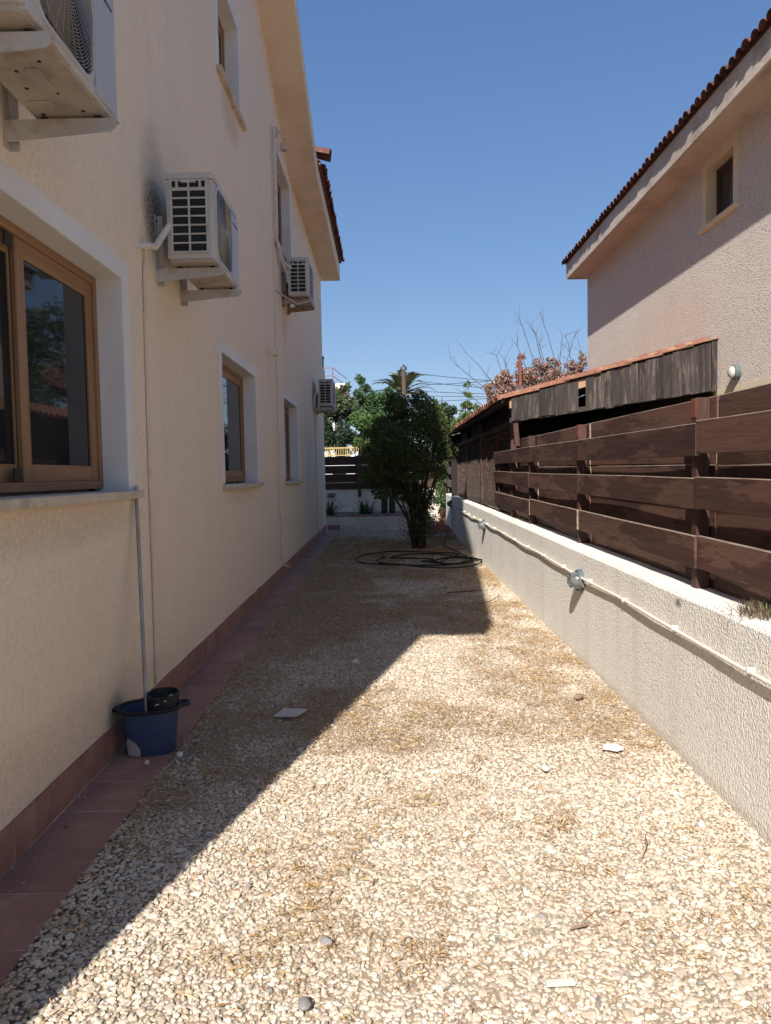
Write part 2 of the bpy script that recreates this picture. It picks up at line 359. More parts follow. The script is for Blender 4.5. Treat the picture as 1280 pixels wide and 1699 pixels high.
def leaves(centers, size, asp, cols, flat=0.0, seed=1, droop=0.0):
    """one folded diamond per leaf"""
    r = np.random.default_rng(seed); n = len(centers)
    d = r.normal(size=(n, 3)); d[:, 2] = d[:, 2] * (1 - flat) - droop; d /= np.linalg.norm(d, axis=1)[:, None]
    q = r.normal(size=(n, 3)); q[:, 2] *= (1 - flat); u = np.cross(d, q); u /= np.linalg.norm(u, axis=1)[:, None] + 1e-9
    w = np.cross(d, u)
    L = (np.asarray(size) * r.uniform(0.65, 1.3, n))[:, None]; W = L * asp
    a = centers - d * L * 0.5; c = centers + d * L * 0.5; up = w * W * 0.25
    b1 = centers + u * W * 0.5 + up; b2 = centers - u * W * 0.5 + up
    V = np.stack([a, b1, c, b2], 1).reshape(-1, 3)
    i = np.arange(n)[:, None] * 4
    F = np.concatenate([i + np.array([[0, 1, 2]]), i + np.array([[0, 2, 3]])], 1).reshape(-1, 3)
    return V, F, np.repeat(cols, 4, axis=0)

def leafcols(n, base, var, seed):
    r = np.random.default_rng(seed); base = np.array(base)
    k = r.random((n, 1)); pick = base[r.integers(0, len(base), n)]
    return np.clip(pick * (1 + var * (k - 0.5) * 2), 0.005, 0.9)

def crown_points(clusters, n, seed, shell=0.5):
    r = np.random.default_rng(seed)
    c = np.array([q[:3] for q in clusters]); rad = np.array([q[3] for q in clusters])
    p = rad ** 2.2; p /= p.sum()
    i = r.choice(len(c), n, p=p)
    d = r.normal(size=(n, 3)); d /= np.linalg.norm(d, axis=1)[:, None]
    t = r.random(n) ** (1 / 3.0) * (1 - shell) + shell * (0.8 + 0.25 * r.random(n))
    return c[i] + d * (rad[i] * t)[:, None]

# ------------------------------------------------------------------ ground
mb = MB()
ys = [-60, -20, 0, 10, 20.4]
mb.loft([[(-80, y, gz(max(y, -5))), (-1.0, y, gz(max(y, -5))), (1.6, y, gz(max(y, -5))), (80, y, gz(max(y, -5)))] for y in ys] +
        [[(-80, 27, 0.22), (-1, 27, 0.22), (1.6, 27, 0.22), (80, 27, 0.22)],
         [(-80, 27.5, 0.9), (-1, 27.5, 0.9), (1.6, 27.5, 0.9), (80, 27.5, 0.9)],
         [(-900, 900, 2.0), (-1, 900, 2), (1.6, 900, 2), (900, 900, 2)]], closed=False)
structure(mb.build('ground', m_soil))
mb = MB(); mb.box(-60, 60, 29, 37.5, 0.60, 1.25); structure(mb.build('street', m_road))

# gravel: loose pebbles of broken limestone over dusty soil
def ico():
    t = (1 + 5 ** .5) / 2
    v = np.array([(-1, t, 0), (1, t, 0), (-1, -t, 0), (1, -t, 0), (0, -1, t), (0, 1, t), (0, -1, -t), (0, 1, -t), (t, 0, -1), (t, 0, 1), (-t, 0, -1), (-t, 0, 1)], float)
    v /= np.linalg.norm(v[0])
    f = np.array([(0, 11, 5), (0, 5, 1), (0, 1, 7), (0, 7, 10), (0, 10, 11), (1, 5, 9), (5, 11, 4), (11, 10, 2), (10, 7, 6), (7, 1, 8),
                  (3, 9, 4), (3, 4, 2), (3, 2, 6), (3, 6, 8), (3, 8, 9), (4, 9, 5), (2, 4, 11), (6, 2, 10), (8, 6, 7), (9, 8, 1)])
    return v, f
def patch(x, y):
    """0..1: how much of the soil and straw shows (dirt grows towards the tree; shade beside the house is painted in too)"""
    p = 0.55 * vnoise(x, y, 1.1, 3) + 0.3 * vnoise(x, y, 2.9, 4) + 0.15 * vnoise(x, y, 7, 5)
    near = np.clip((np.asarray(y) - 2.6) / 3.0, 0, 1)
    shade = np.clip((0.3 - np.asarray(x)) / 1.2, 0, 1) * np.clip((np.asarray(y) - 2.0) / 2, 0, 1)  # painted shade: the house side of the strip turns browner
    edge = np.clip((-0.95 - np.asarray(x)) / 0.25, 0, 1)
    return 0.5 + (p - 0.5) * 0.85 + 0.20 * near + 0.17 * shade + 0.13 * edge - 0.13
def pebble_field(y0, y1, cell, smin, smax, seed):
    r = np.random.default_rng(seed)
    gx = np.arange(-1.195, 1.545, cell); gy = np.arange(y0, y1, cell)
    X, Y = np.meshgrid(gx, gy); X, Y = X.ravel(), Y.ravel()
    X = X + r.uniform(-.5, .5, len(X)) * cell; Y = Y + r.uniform(-.5, .5, len(Y)) * cell
    p = patch(X, Y)
    keep = (X > -1.198) & (X < 1.54) & (r.random(len(X)) > np.clip((p - 0.53) * 2.2, 0, 0.45))
    X, Y, p = X[keep], Y[keep], p[keep]; n = len(X)
    s = (smin + (smax - smin) * r.random(n) ** 1.3) * (1 + 0.55 * (r.random(n) > 0.95)); s *= np.where(p > 0.56, 0.8, 1.0)
    v, f = ico()
    V = v[None] * (1 + r.uniform(-.24, .20, (n, 12, 1)))
    V = V * np.stack([s * r.uniform(.8, 1.25, n), s * r.uniform(.55, .95, n), s * r.uniform(.34, .58, n)], 1)[:, None, :]
    a = r.uniform(0, 2 * np.pi, n); tl = r.normal(0, 0.35, n)
    ct, st = np.cos(tl)[:, None], np.sin(tl)[:, None]
    y_, z_ = V[..., 1] * ct - V[..., 2] * st, V[..., 1] * st + V[..., 2] * ct
    ca, sa = np.cos(a)[:, None], np.sin(a)[:, None]
    x2, y2 = V[..., 0] * ca - y_ * sa, V[..., 0] * sa + y_ * ca
    P = np.stack([x2 + X[:, None], y2 + Y[:, None], z_ + (gz(Y) + s * 0.20 + r.uniform(0, 0.003, n) + .024 * np.clip((-1.05 - X) / .12, 0, 1))[:, None]], 2).reshape(-1, 3)
    F = (f[None] + (np.arange(n) * 12)[:, None, None]).reshape(-1, 3)
    base = np.array([(.60, .52, .43), (.66, .58, .49), (.55, .46, .37), (.70, .64, .56), (.56, .46, .36), (.58, .48, .41), (.50, .42, .35), (.42, .31, .21), (.33, .30, .27)])
    pk = r.choice(len(base), n, p=[.19, .19, .13, .22, .08, .08, .05, .04, .02])
    c = base[pk] * r.uniform(.86, 1.1, (n, 1))
    dusty_shaded = (np.clip((p - 0.36) * 2.3, 0, .85) * np.where(r.random(n) < .30, r.uniform(0, .2, n), r.uniform(.35, 1.0, n)))[:, None]  # real dust mixed with the painted shade from patch
    c = c * np.array([.87, .85, .785]) * (1 - dusty_shaded) + np.array([.36, .265, .165]) * dusty_shaded
    return P, F, np.repeat(c, 12, axis=0)
fields = [pebble_field(1.0, 3.6, 0.0152, .0068, .0150, 21), pebble_field(3.6, 7.5, 0.0175, .0075, .0155, 22),
          pebble_field(7.5, 12, 0.023, .010, .019, 23), pebble_field(12, 20.35, 0.040, .015, .030, 24)]
o = 0; VV, FF, CC = [], [], []
for P, F, c in fields: VV.append(P); FF.append(F + o); CC.append(c); o += len(P)
tag(np_mesh('gravel', np.concatenate(VV), np.concatenate(FF), m_pebble, np.concatenate(CC)),
    'pale broken limestone gravel covering the strip between the house and the low wall', 'gravel', kind='stuff')

# dry grass: straw lying in tufts between the stones
r = np.random.default_rng(5)
n = 190000
X = r.uniform(-1.18, 1.52, n); Y = 1.2 + 15.5 * r.random(n) ** 1.35
pp = 0.05 + 0.09 * np.clip((5.5 - Y) / 2.5, 0, 1) + patch(X, Y) + 0.46 * (vnoise(X, Y, 6.5, 15) - 0.5) + 0.2 * (vnoise(X, Y, 15, 16) - 0.5)
k = r.random(n) < np.clip((pp - 0.55) * 3.0, 0.012, 0.6)
X, Y = X[k], Y[k]; n = len(X)
L = r.uniform(.018, .065, n) * (1 + 0.03 * Y); a = vnoise(X, Y, 5, 33) * 9 + r.normal(0, .9, n); w = r.uniform(.0008, .0019, n) * (1 + 0.05 * Y)
d = np.stack([np.cos(a), np.sin(a), r.normal(0.06, .22, n)], 1); sd = np.stack([-np.sin(a), np.cos(a), r.normal(0, .6, n)], 1)
c0 = np.stack([X, Y, gz(Y) + r.uniform(.012, .026, n) + .024 * np.clip((-1.05 - X) / .12, 0, 1)], 1)
mid = c0 + np.stack([r.normal(0, .004, n), r.normal(0, .004, n), r.uniform(0.0, .012, n)], 1)
A, B = c0 - d * L[:, None] / 2, c0 + d * L[:, None] / 2
V = np.stack([A, mid + sd * w[:, None], B, mid - sd * w[:, None]], 1).reshape(-1, 3)
F = np.arange(n * 4).reshape(-1, 4)
cb = np.array([(.52, .35, .16), (.46, .27, .115), (.58, .43, .23), (.36, .20, .09), (.44, .31, .14)])[r.integers(0, 5, n)] * r.uniform(.7, 1.15, (n, 1))
gq = np.random.default_rng(8); gn = 260
gX, gY = gq.uniform(-1.515, -1.205, gn), 2.0 + 13 * gq.random(gn) ** 1.6
gX = np.where(gq.random(gn) < .55, -1.515 + .05 * gq.random(gn) ** 2, gX)
gv, gf = ico(); gs = gq.uniform(.0015, .0050, gn) * (1 + .9 * (gq.random(gn) > .95))
gV = (gv[None] * (1 + gq.uniform(-.25, .2, (gn, 12, 1))) * gs[:, None, None] * np.array([1, 1, .7])) + np.stack([gX, gY, gz(gY) + .0195 + gs * .4], 1)[:, None, :]
gc = np.array([(.50, .42, .34), (.36, .27, .19), (.60, .54, .46), (.22, .16, .11)])[gq.integers(0, 4, gn)]
tag(np_mesh('path_grit', gV.reshape(-1, 3), (gf[None] + (np.arange(gn) * 12)[:, None, None]).reshape(-1, 3), m_pebble, np.repeat(gc, 12, axis=0)), 'grit and crumbs scattered on the terracotta path', 'grit', kind='stuff')
tag(np_mesh('dry_grass', V, F, m_straw, np.repeat(cb, 4, axis=0)), 'straw coloured dry grass lying in tufts among the gravel', 'dry grass', kind='stuff')

# ------------------------------------------------------------------ terracotta path beside the house
mb = MB(); mb.prism([(-1.53, -0.12), (-1.197, -0.12), (-1.197, 0.0135), (-1.53, 0.0135)], 'y', 0.35, 0.36)
mb = MB()
mb.loft([[(x, y, gz(y) + z) for (x, z) in ((-1.56, -.15), (-1.208, -.15), (-1.208, .0160), (-1.56, .0160))] for y in (0.36, 18.94)], True, True)
path = structure(mb.build('path', m_grout))
PT = 0.331
tile_me = MB(); tile_me.bbox(-.1625, .1625, -.1625, .1625, 0, .018, .001)
first = None
for i in range(56):
    y = 0.53 + PT * i
    o = tile_me.build('paving_tile', m_tile, path) if first is None else link('paving_tile', first.data, path)
    first = first or o
    o.location = (-1.366 + random.uniform(-.0015, .0015), y, gz(y) + random.uniform(-.001, .0015)); o.rotation_euler = (G, 0, random.uniform(-.004, .004))
# crumbs on the tiles
def stone_mesh(sx, sy, sz, seed, sub=2, jag=0.22):
    bm = bmesh.new(); bmesh.ops.create_icosphere(bm, subdivisions=sub, radius=1)
    q = random.Random(seed)
    ax = [Vector((q.uniform(-1, 1), q.uniform(-1, 1), q.uniform(-1, 1))).normalized() for _ in range(9)]
    for v in bm.verts:
        for A_ in ax:                                   # planar cuts make a broken stone
            dd = v.co.dot(A_); lim = 0.62 + 0.2 * ((A_.x + 1) / 2)
            if dd > lim: v.co -= A_ * (dd - lim)
        v.co *= 1 + q.uniform(-jag, jag) * 0.25
        v.co = Vector((v.co.x * sx, v.co.y * sy, v.co.z * sz))
    me = bpy.data.meshes.new('stone'); bm.to_mesh(me); bm.free(); return me

# ------------------------------------------------------------------ left house
XW = -1.53
house = thing('house', 'cream rendered two storey house on the left with a terracotta skirting', 'house', (XW, 9.5, 0))
HO = Vector((-XW, -9.5, 0))
def hpart(mb, name, mat, **kw): return mb.build(name, mat, house, HO, **kw)
ROOF = [(-0.12, 5.72), (7.55, 8.53), (12.75, 6.58), (18.98, 6.47)]
def roofz(y):
    for (a, za), (b, zb) in zip(ROOF, ROOF[1:]):
        if a <= y <= b: return za + (zb - za) * (y - a) / (b - a)
    return 6.3
#        y1    y2    z1    z2   kind
WIN = [(2.62, 4.40, 1.50, 2.75, 'slide'), (7.05, 8.85, 1.50, 2.755, 'plain'), (11.30, 13.0, 1.49, 2.765, 'plain'),
       (7.32, 8.34, 5.46, 6.44, 'plain'), (10.92, 12.68, 4.95, 6.38, 'plain')]
def facade(x, y0, y1, wins, topf, extra=()):
    ysl = sorted({y0, y1, *extra, *[w[0] for w in wins], *[w[1] for w in wins]})
    zsl = sorted({-.3, *[w[2] for w in wins], *[w[3] for w in wins]})
    mb = MB()
    for a, b in zip(ysl, ysl[1:]):
        ym = (a + b) / 2
        zs = zsl + [None]
        for c, d in zip(zs, zs[1:]):
            zm = (c + d) / 2 if d is not None else c + .05
            if any(w[0] < ym < w[1] and w[2] < zm < w[3] for w in wins): continue
            za, zb = (d, d) if d is not None else (topf(a) + .1, topf(b) + .1)
            mb.add([(x, a, c), (x, b, c), (x, b, zb), (x, a, za)], [(0, 1, 2, 3)])
    return mb
mb = facade(XW, 0.35, 18.62, WIN, roofz, (7.55, 12.75))
for (a, b) in ((0.35, 7.55), (7.55, 12.75), (12.75, 18.62)):
    mb.add([(-9, a, -.3), (-9, b, -.3), (-9, b, roofz(b) + .1), (-9, a, roofz(a) + .1)], [(0, 3, 2, 1)])
mb.add([(XW, .35, -.3), (-9, .35, -.3), (-9, .35, roofz(.35) + .1), (XW, .35, roofz(.35) + .1)], [(0, 1, 2, 3)])
mb.add([(XW, 18.62, -.3), (-9, 18.62, -.3), (-9, 18.62, 6.57), (XW, 18.62, 6.57)], [(3, 2, 1, 0)])
hpart(mb, 'wall', m_wall)
# roof slab: rake rising to the ridge, falling to the level eave at the far end
mb = MB()
for (a, za), (b, zb) in zip(ROOF, ROOF[1:]):
    th = 0.37
    mb.prism([(a, za), (b, zb), (b, zb + th), (a, za + th)], 'x', -9.4, -1.07)
hpart(mb, 'roof_slab', m_eave)
# tiles over the slab
mb = MB()
mb.prism([(-0.16, 6.095), (7.55, 8.905), (12.9, 6.92), (12.9, 6.98), (7.55, 8.99), (-.16, 6.16)], 'x', -9.3, -1.12)
mb.prism([(-1.02, 6.865), (-5.2, 8.3), (-9.4, 6.865), (-9.4, 6.94), (-5.2, 8.38), (-1.02, 6.94)], 'y', 12.95, 18.9)
hpart(mb, 'roof', m_rooft)
def tile_mesh(L=0.42, r0=0.078, r1=0.068, th=0.014, n=7):
    """barrel tile lying along +x (x=0 is the eave end), arch up"""
    mb = MB()
    def ring(x, r):
        o = [(x, r * math.cos(math.pi * k / n), r * math.sin(math.pi * k / n) * .85) for k in range(n + 1)]
        i = [(x, (r - th) * math.cos(math.pi * k / n), (r - th) * math.sin(math.pi * k / n) * .85) for k in reversed(range(n + 1))]
        return o + i
    mb.loft([ring(0, r0), ring(L, r1)], True, True); return mb
def tile_row(y0, y1, x, z, pitch, sign, slope, mat, parent, off, L=.42):
    """first course along an eave that runs in y; sign=+1 rises towards +x"""
    first = None; n = int((y1 - y0) / pitch)
    for i in range(n + 1):
        o = tile_mesh(L).build('roof_tile', mat, parent) if first is None else link('roof_tile', first.data, parent)
        first = first or o
        o.location = Vector((x + random.uniform(-.012, .012), y0 + i * pitch, z + random.uniform(-.004, .004))) + off
        o.rotation_euler = (random.uniform(-.04, .04), -slope, (0 if sign > 0 else math.pi) + random.uniform(-.03, .03))
tile_row(13.15, 18.9, -0.955, 6.885, 0.165, -1, R(19), m_rooft, house, HO)
mb = tile_mesh(.5, .17, .14, .02, 8); o = mb.build('ridge_tile', m_rooft, house, Vector((-.86, 12.95, 6.98)) + HO); o.rotation_euler = (0, -R(14), math.pi)

def window(house, HO, x, w, sign, kind, m_surr, m_sl, band=0.115, depth=0.175, mf=None, mfh=None):
    """mf, mfh: frame material of upright and level pieces"""
    m_frame, m_frameh = mf or globals()['m_frame'], mfh or globals()['m_frameh']
    """recessed window: painted surround and reveals (the part), with frame, sashes, panes and sill under it"""
    y1, y2, z1, z2 = w[:4]; sx = sign
    X = lambda d: x + sx * d                                  # d > 0 is out of the wall
    def bx(mb, d0, d1, *a): mb.box(min(X(d0), X(d1)), max(X(d0), X(d1)), *a)
    mb = MB()
    t = .004
    bx(mb, 0.0, t, y1 - band, y1, z1, z2 + band); bx(mb, 0.0, t, y2, y2 + band, z1, z2 + band); bx(mb, 0.0, t, y1, y2, z2, z2 + band)
    # reveals (3 mm skins that line the opening)
    bx(mb, -depth - .02, 0, y1, y1 + .003, z1, z2); bx(mb, -depth - .02, 0, y2 - .003, y2, z1, z2); bx(mb, -depth - .02, 0, y1 + .003, y2 - .003, z2 - .003, z2)
    bx(mb, -depth - .09, -depth - .06, y1 - .01, y2 + .01, z1 - .01, z2 + .01)        # back of the recess
    win = mb.build('window', m_surr, house, HO)
    mb = MB(); bx(mb, -depth - .02, 0.055, y1 - band - .01, y2 + band + .01, z1 - .045, z1 + .004)
    mb.build('sill', m_sl, win, bevel=.006)
    f = .045; zb = z1 + .02
    D0, D1 = -depth - .018, -depth + .03
    ya, yb, za, zc = y1 + .004, y2 - .004, zb, z2 - .004
    def piece(name, mat, d0, d1, p, q, r0, r1, bev=.002):
        mb = MB(); bx(mb, d0, d1, p, q, r0, r1); return mb.build(name, mat, win, bevel=bev)
    piece('frame_jamb', m_frame, D0, D1, ya, ya + f, za, zc); piece('frame_jamb', m_frame, D0, D1, yb - f, yb, za, zc)
    piece('frame_head', m_frameh, D0, D1 - .001, ya + f, yb - f, zc - f, zc); piece('frame_sill', m_frameh, D0, D1 - .001, ya + f, yb - f, za, za + f)
    ym = y1 + .5 * (y2 - y1)
    st, rl = {'slide': (.085, .085), 'two': (.045, .045)}.get(kind, (.05, .075))
    ia, ib, iz0, iz1 = ya + f, yb - f, za + f, zc - f
    lay = ((ia, ib, -depth - .008, -depth + .018),) if kind == 'plain' else ((ym - .05, ib, -depth - .008, -depth + .018), (ia, ym + .03, -depth - .036, -depth - .012))
    for (sa, sb, d0, d1) in lay:
        for (p, q) in ((sa, sa + st), (sb - st, sb)): piece('stile', m_frame, d0, d1, p, q, iz0, iz1, .003)
        for (p, q) in ((iz0, iz0 + rl), (iz1 - rl, iz1)): piece('rail', m_frameh, d0, d1 - .001, sa + st, sb - st, p, q, .003)
        piece('pane', m_glass, d0 + .008, d0 + .014, sa + st, sb - st, iz0 + rl, iz1 - rl, 0)
    return win
for w in WIN:
    wn_ = window(house, HO, XW, w, 1, w[4], m_white, m_sill)
    if w[4] == 'slide':
        for zz in (w[2] + .07, w[3] - .12):
            mb = MB(); mb.box(XW - .175 + .016, XW - .175 + .024, 3.36, 3.43, zz, zz + .06); mb.build('latch', m_black, wn_)

# skirting tiles
sk = MB(); sk.bbox(0, .012, -.1630, .1630, 0, .165, .001)
first = None
for i in range(56):
    y = 0.53 + PT * i - .11
    if y > 18.55: break
    o = sk.build('skirting_tile', m_skirt, house) if first is None else link('skirting_tile', first.data, house)
    first = first or o
    o.location = Vector((XW + random.uniform(0, .0015), y, gz(y) + .022 + random.uniform(-.002, .002))) + HO; o.rotation_euler = (G, 0, 0)
mb = MB(); mb.loft([[(XW + .001, y, gz(y) + .01), (XW + .0105, y, gz(y) + .01), (XW + .0105, y, gz(y) + .176), (XW + .001, y, gz(y) + .186)] for y in (.36, 18.6)], True, True)
hpart(mb, 'skirting_bed', m_grout)
# corner of the path: upstand tile at its far end
mb = MB(); mb.bbox(-1.53, -1.2, 18.95, 18.965, .16, .30, .002)
o = mb.build('paving_tile', m_skirt, path)

# balcony side at the far end of the house
mb = MB(); mb.bbox(-2.6, -1.56, 18.63, 19.7, 3.4, 4.35, .02); mb.box(-2.6, -1.60, 18.63, 19.66, 3.28, 3.4)
hpart(mb, 'balcony', m_eave)
mb = MB(); mb.tube([(-1.6, 19.5, 4.35), (-1.6, 19.5, 4.62)], .03, 8); mb.box(-1.64, -1.56, 19.3, 19.64, 4.62, 4.65); hpart(mb, 'balcony_rail', m_metal)

# ------------------------------------------------------------------ air conditioners
def rounded(x0, x1, y0, y1, r_, n=4):
    """plan of the casing: square at the back, round at the two front corners"""
    p = [(x0, y0)]
    for k in range(n + 1):
        a = -math.pi / 2 + k / n * math.pi / 2; p.append((x1 - r_ + r_ * math.cos(a), y0 + r_ + r_ * math.sin(a)))
    for k in range(n + 1):
        a = k / n * math.pi / 2; p.append((x1 - r_ + r_ * math.cos(a), y1 - r_ + r_ * math.sin(a)))
    return p + [(x0, y1)]
def make_ac(label, loc):
    t = thing('air_conditioner', label, 'air conditioner', loc, 0, 'air conditioner units on the cream house')
    x0, x1, y0, y1, z0, z1 = .115, .42, 0, .80, .055, .61
    mb = MB(); P = rounded(x0, x1, y0, y1, .022)
    mb.loft([[(x, y, z) for x, y in P] for z in (z0, z1 - .045)], True, True)
    mb.build('casing', m_ac, t, smooth=True)
    mb = MB(); P2 = rounded(x0 - .004, x1 + .006, y0 - .006, y1 + .006, .026)
    P3 = rounded(x0 + .000, x1 + .001, y0 - .001, y1 + .001, .022)
    mb.loft([[(x, y, z1 - .04) for x, y in P2], [(x, y, z1 - .005) for x, y in P2], [(x, y, z1) for x, y in P3]], True, True)
    mb.build('lid', m_ac, t, smooth=True)
    mb = MB(); mb.loft([[(x, y, z) for x, y in rounded(x0 + .01, x1 - .012, y0 + .012, y1 - .012, .04)] for z in (z0 - .022, z0 + .001)], True, True)
    for (px, py, w, h) in ((.2, .2, .10, .05), (.28, .42, .05, .16), (.2, .6, .08, .06)):
        mb.bbox(px - w / 2, px + w / 2, py - h / 2, py + h / 2, z0 - .029, z0 - .021, .003)
    pan = mb.build('base_pan', m_acpan, t)
    mb = MB()
    for (px, py) in ((.17, .14), (.25, .16), (.33, .3), (.22, .36), (.3, .52), (.2, .48), (.34, .66), (.17, .68)):
        mb.tube([(px, py, z0 - .0235), (px, py, z0 - .0215)], random.uniform(.006, .012), 8)
    mb.build('drain_holes', m_black, pan)
    mb = MB(); mb.bbox(x1 - .03, x1 + .004, .02, .78, z0 - .012, z0 + .03, .004); mb.build('base_rail', m_ac, t)
    # louvred end towards the camera
    ax, bx_ = .150, .378; za, zb = .095, .560
    mb = MB(); mb.box(ax, bx_, -.0015, .004, za, zb); mb.build('coil', m_coil, t)
    mb = MB(); yb = (-.012, -.0002)
    for (p, q) in ((ax - .012, ax + .004), ((ax + bx_) / 2 - .006, (ax + bx_) / 2 + .006), (bx_ - .004, bx_ + .012)): mb.box(p, q, *yb, za - .012, zb + .012)
    rows = 8; h = (zb - za) / rows
    for k in range(rows + 1):
        z = za + k * h; tall = .020 if k == rows - 1 else .0095
        for (p, q) in ((ax + .005, (ax + bx_) / 2 - .007), ((ax + bx_) / 2 + .007, bx_ - .005)): mb.box(p, q, yb[0] + .001, yb[1], z - tall / 2, z + tall / 2)
    zt = za + (rows - .5) * h
    mb.box((ax + bx_) / 2 - .05, (ax + bx_) / 2 + .05, yb[0] - .002, yb[1], zt + h * .22, zt + h * .5)
    for (p, q) in ((ax + .03, ax + .045), (bx_ - .045, bx_ - .03)): mb.box(p, q, yb[0] - .001, yb[1], zt - h / 2, zt + h / 2)
    mb.build('side_grille', m_ac, t)
    # fan side: frame, recess, fan, guard
    cy, cz, rr, hs = .315, .318, .225, .238
    def rsq(xx, s_, r_=.085):
        o = []
        for q, (sy, sz) in enumerate(((1, 1), (-1, 1), (-1, -1), (1, -1))):
            for k in range(6):
                a = q * math.pi / 2 + k / 5 * math.pi / 2
                o.append((xx, cy + sy * (s_ - r_) + r_ * math.cos(a), cz + sz * (s_ - r_) + r_ * math.sin(a)))
        return o
    mb = MB(); mb.loft([rsq(x1 + .0005, hs), rsq(x1 + .0015, hs)], True, True)
    mb.build('fan_recess', m_coil, t)
    mb = MB()
    for k in range(3):
        a0 = k * 2.094
        ring = []
        for u in range(7):
            aa = a0 + u * .17
            ring.append([(x1 + .003 + u * .0012, cy + q * math.cos(aa), cz + q * math.sin(aa)) for q in (.05, .12, .2)])
        mb.loft(ring, closed=False)
    mb.tube([(x1 + .003, cy, cz), (x1 + .012, cy, cz)], .05, 16)
    mb.build('fan', m_coil, t)
    mb = MB()
    mb.loft([rsq(x1 - .001, hs + .014), rsq(x1 + .010, hs + .012), rsq(x1 + .010, hs - .002), rsq(x1 + .001, hs - .004)])
    mb.build('fan_frame', m_ac, t)
    mb = MB()
    ns, seg = 27, 56; rmax = .302
    def inside(y, z):
        a, b = abs(y - cy), abs(z - cz); L = hs - .002; c = L - .085
        return a < L and b < L and not (a > c and b > c and math.hypot(a - c, b - c) > .085)
    for k in range(2, ns + 1):
        q = rmax * k / ns; xx = x1 + .020 - .009 * min(1, q / rr) ** 2
        run = []
        for j in range(seg + 1):
            a = 2 * math.pi * j / seg; y, z = cy + q * math.cos(a), cz + q * math.sin(a)
            if inside(y, z): run.append((xx, y, z))
            else:
                if len(run) > 1: mb.tube(run, .0016, 3, False)
                run = []
        if len(run) > 1: mb.tube(run, .0016, 3, False)
    for k in range(26):
        a = 2 * math.pi * k / 26
        run = [(x1 + .018 - .009 * min(1, q / rr) ** 2, cy + q * math.cos(a + .8 * q), cz + q * math.sin(a + .8 * q)) for q in np.linspace(.03, .3, 10)]
        run = [p for p in run if inside(p[1], p[2])]
        mb.tube(run, .0014, 3, False)
    mb.tube([(x1 + .02, cy, cz), (x1 + .026, cy, cz)], .032, 20)
    mb.build('fan_guard', m_wire, t)
    mb = MB(); mb.bbox(x1 - .002, x1 + .0105, .575, .796, .06, .552, .003); fp = mb.build('front_panel', m_acgrey, t)
    cu = bpy.data.curves.new('lettering', 'FONT'); cu.body = 'airconditioner'; cu.size = .030; cu.extrude = .0004; cu.align_x = 'CENTER'
    to = bpy.data.objects.new('lettering', cu); me = bpy.data.meshes.new_from_object(to); bpy.data.objects.remove(to)
    me.materials.append(m_black)
    lo = link('lettering', me, fp, (x1 + .0112, .686, .475)); lo.rotation_euler = (R(90), 0, R(90))
    return t
def bracket(t, y, mat, L=.46, up=.38, brace=False):
    mb = MB()
    mb.box(.001, .006, y - .022, y + .022, -.09, up); mb.box(.006, .045, y + .017, y + .022, -.09, up)
    # channel arm, deeper at the wall
    mb.prism([(.006, -.070), (L - .02, -.034), (L, -.018), (L, .018), (.006, .018)], 'y', y - .022, y - .017)
    mb.box(.006, L, y - .017, y + .022, .012, .018)
    b = mb.build('bracket', mat, t)
    for zz in (-.055, -.03, up - .04):
        mb = MB(); mb.tube([(.006, y - .004, zz), (.014, y - .004, zz)], .009, 6); mb.build('bolt', m_metal, b)
    for xx in (.16, .38):
        mb = MB(); mb.tube([(xx, y, .018), (xx, y, .036)], .015, 8); mb.build('rubber_foot', m_black, b)
    return b
def copy_ac(src, label, loc):
    c = src.copy(); COL.objects.link(c); c.location = loc; c['label'] = label
    for ch in list(src.children):
        d = ch.copy(); COL.objects.link(d); d.parent = c
        for g in ch.children:
            e = g.copy(); COL.objects.link(e); e.parent = d
    return c
ac1 = make_ac('air conditioner above the big wooden framed window, cut off by the top left corner', (XW, 2.40, 3.02))
for y in (.12, .71): bracket(ac1, y, m_brack)
ac2 = copy_ac(ac1, 'air conditioner with black mould stain on the wall beside it, right of the big window', (XW, 4.99, 2.97))
ac4 = copy_ac(ac1, 'farthest air conditioner, low near the far corner of the cream house', (XW, 15.95, 3.02))
ac3 = copy_ac(ac1, 'air conditioner with rusty bracket under the upper floor window', (XW, 11.3, 4.24))
for o in list(ac3.children):
    if o.name.startswith('bracket'):
        for g in list(o.children): bpy.data.objects.remove(g)
        bpy.data.objects.remove(o)
for y in (.12, .7): bracket(ac3, y, m_rustb, .44, .42)
mb = MB(); mb.tube([(.01, -.62, -.03), (.25, -.05, -.10), (.30, .05, -.06), (.42, .05, -.03)], .012, 5); mb.build('brace', m_brack, ac3)
mb = MB(); mb.tube([(.14, .02, .30), (.10, -.04, .2), (.06, -.10, .10), (.04, -.19, .085), (.02, -.22, .075), (-.01, -.23, .07)], .022, 8); mb.build('hose', m_hosew, ac2, smooth=True)
mb = MB(); mb.tube([(.15, .03, .35), (.06, -.03, .3), (.03, -.05, .15), (.02, -.05, .0), (.02, .05, -.08)], .02, 8); mb.build('hose', m_hosew, ac4, smooth=True)
mb = MB(); mb.tube([(.16, .02, .45), (.07, -.12, .5), (.04, -.45, .62), (.03, -.62, .74), (.03, -.68, .9)], .028, 8)
mb.tube([(.16, .02, .40), (.10, -.08, .36), (.05, -.3, .52), (.04, -.58, .66)], .016, 6); mb.build('hose', m_hosew, ac3, smooth=True)

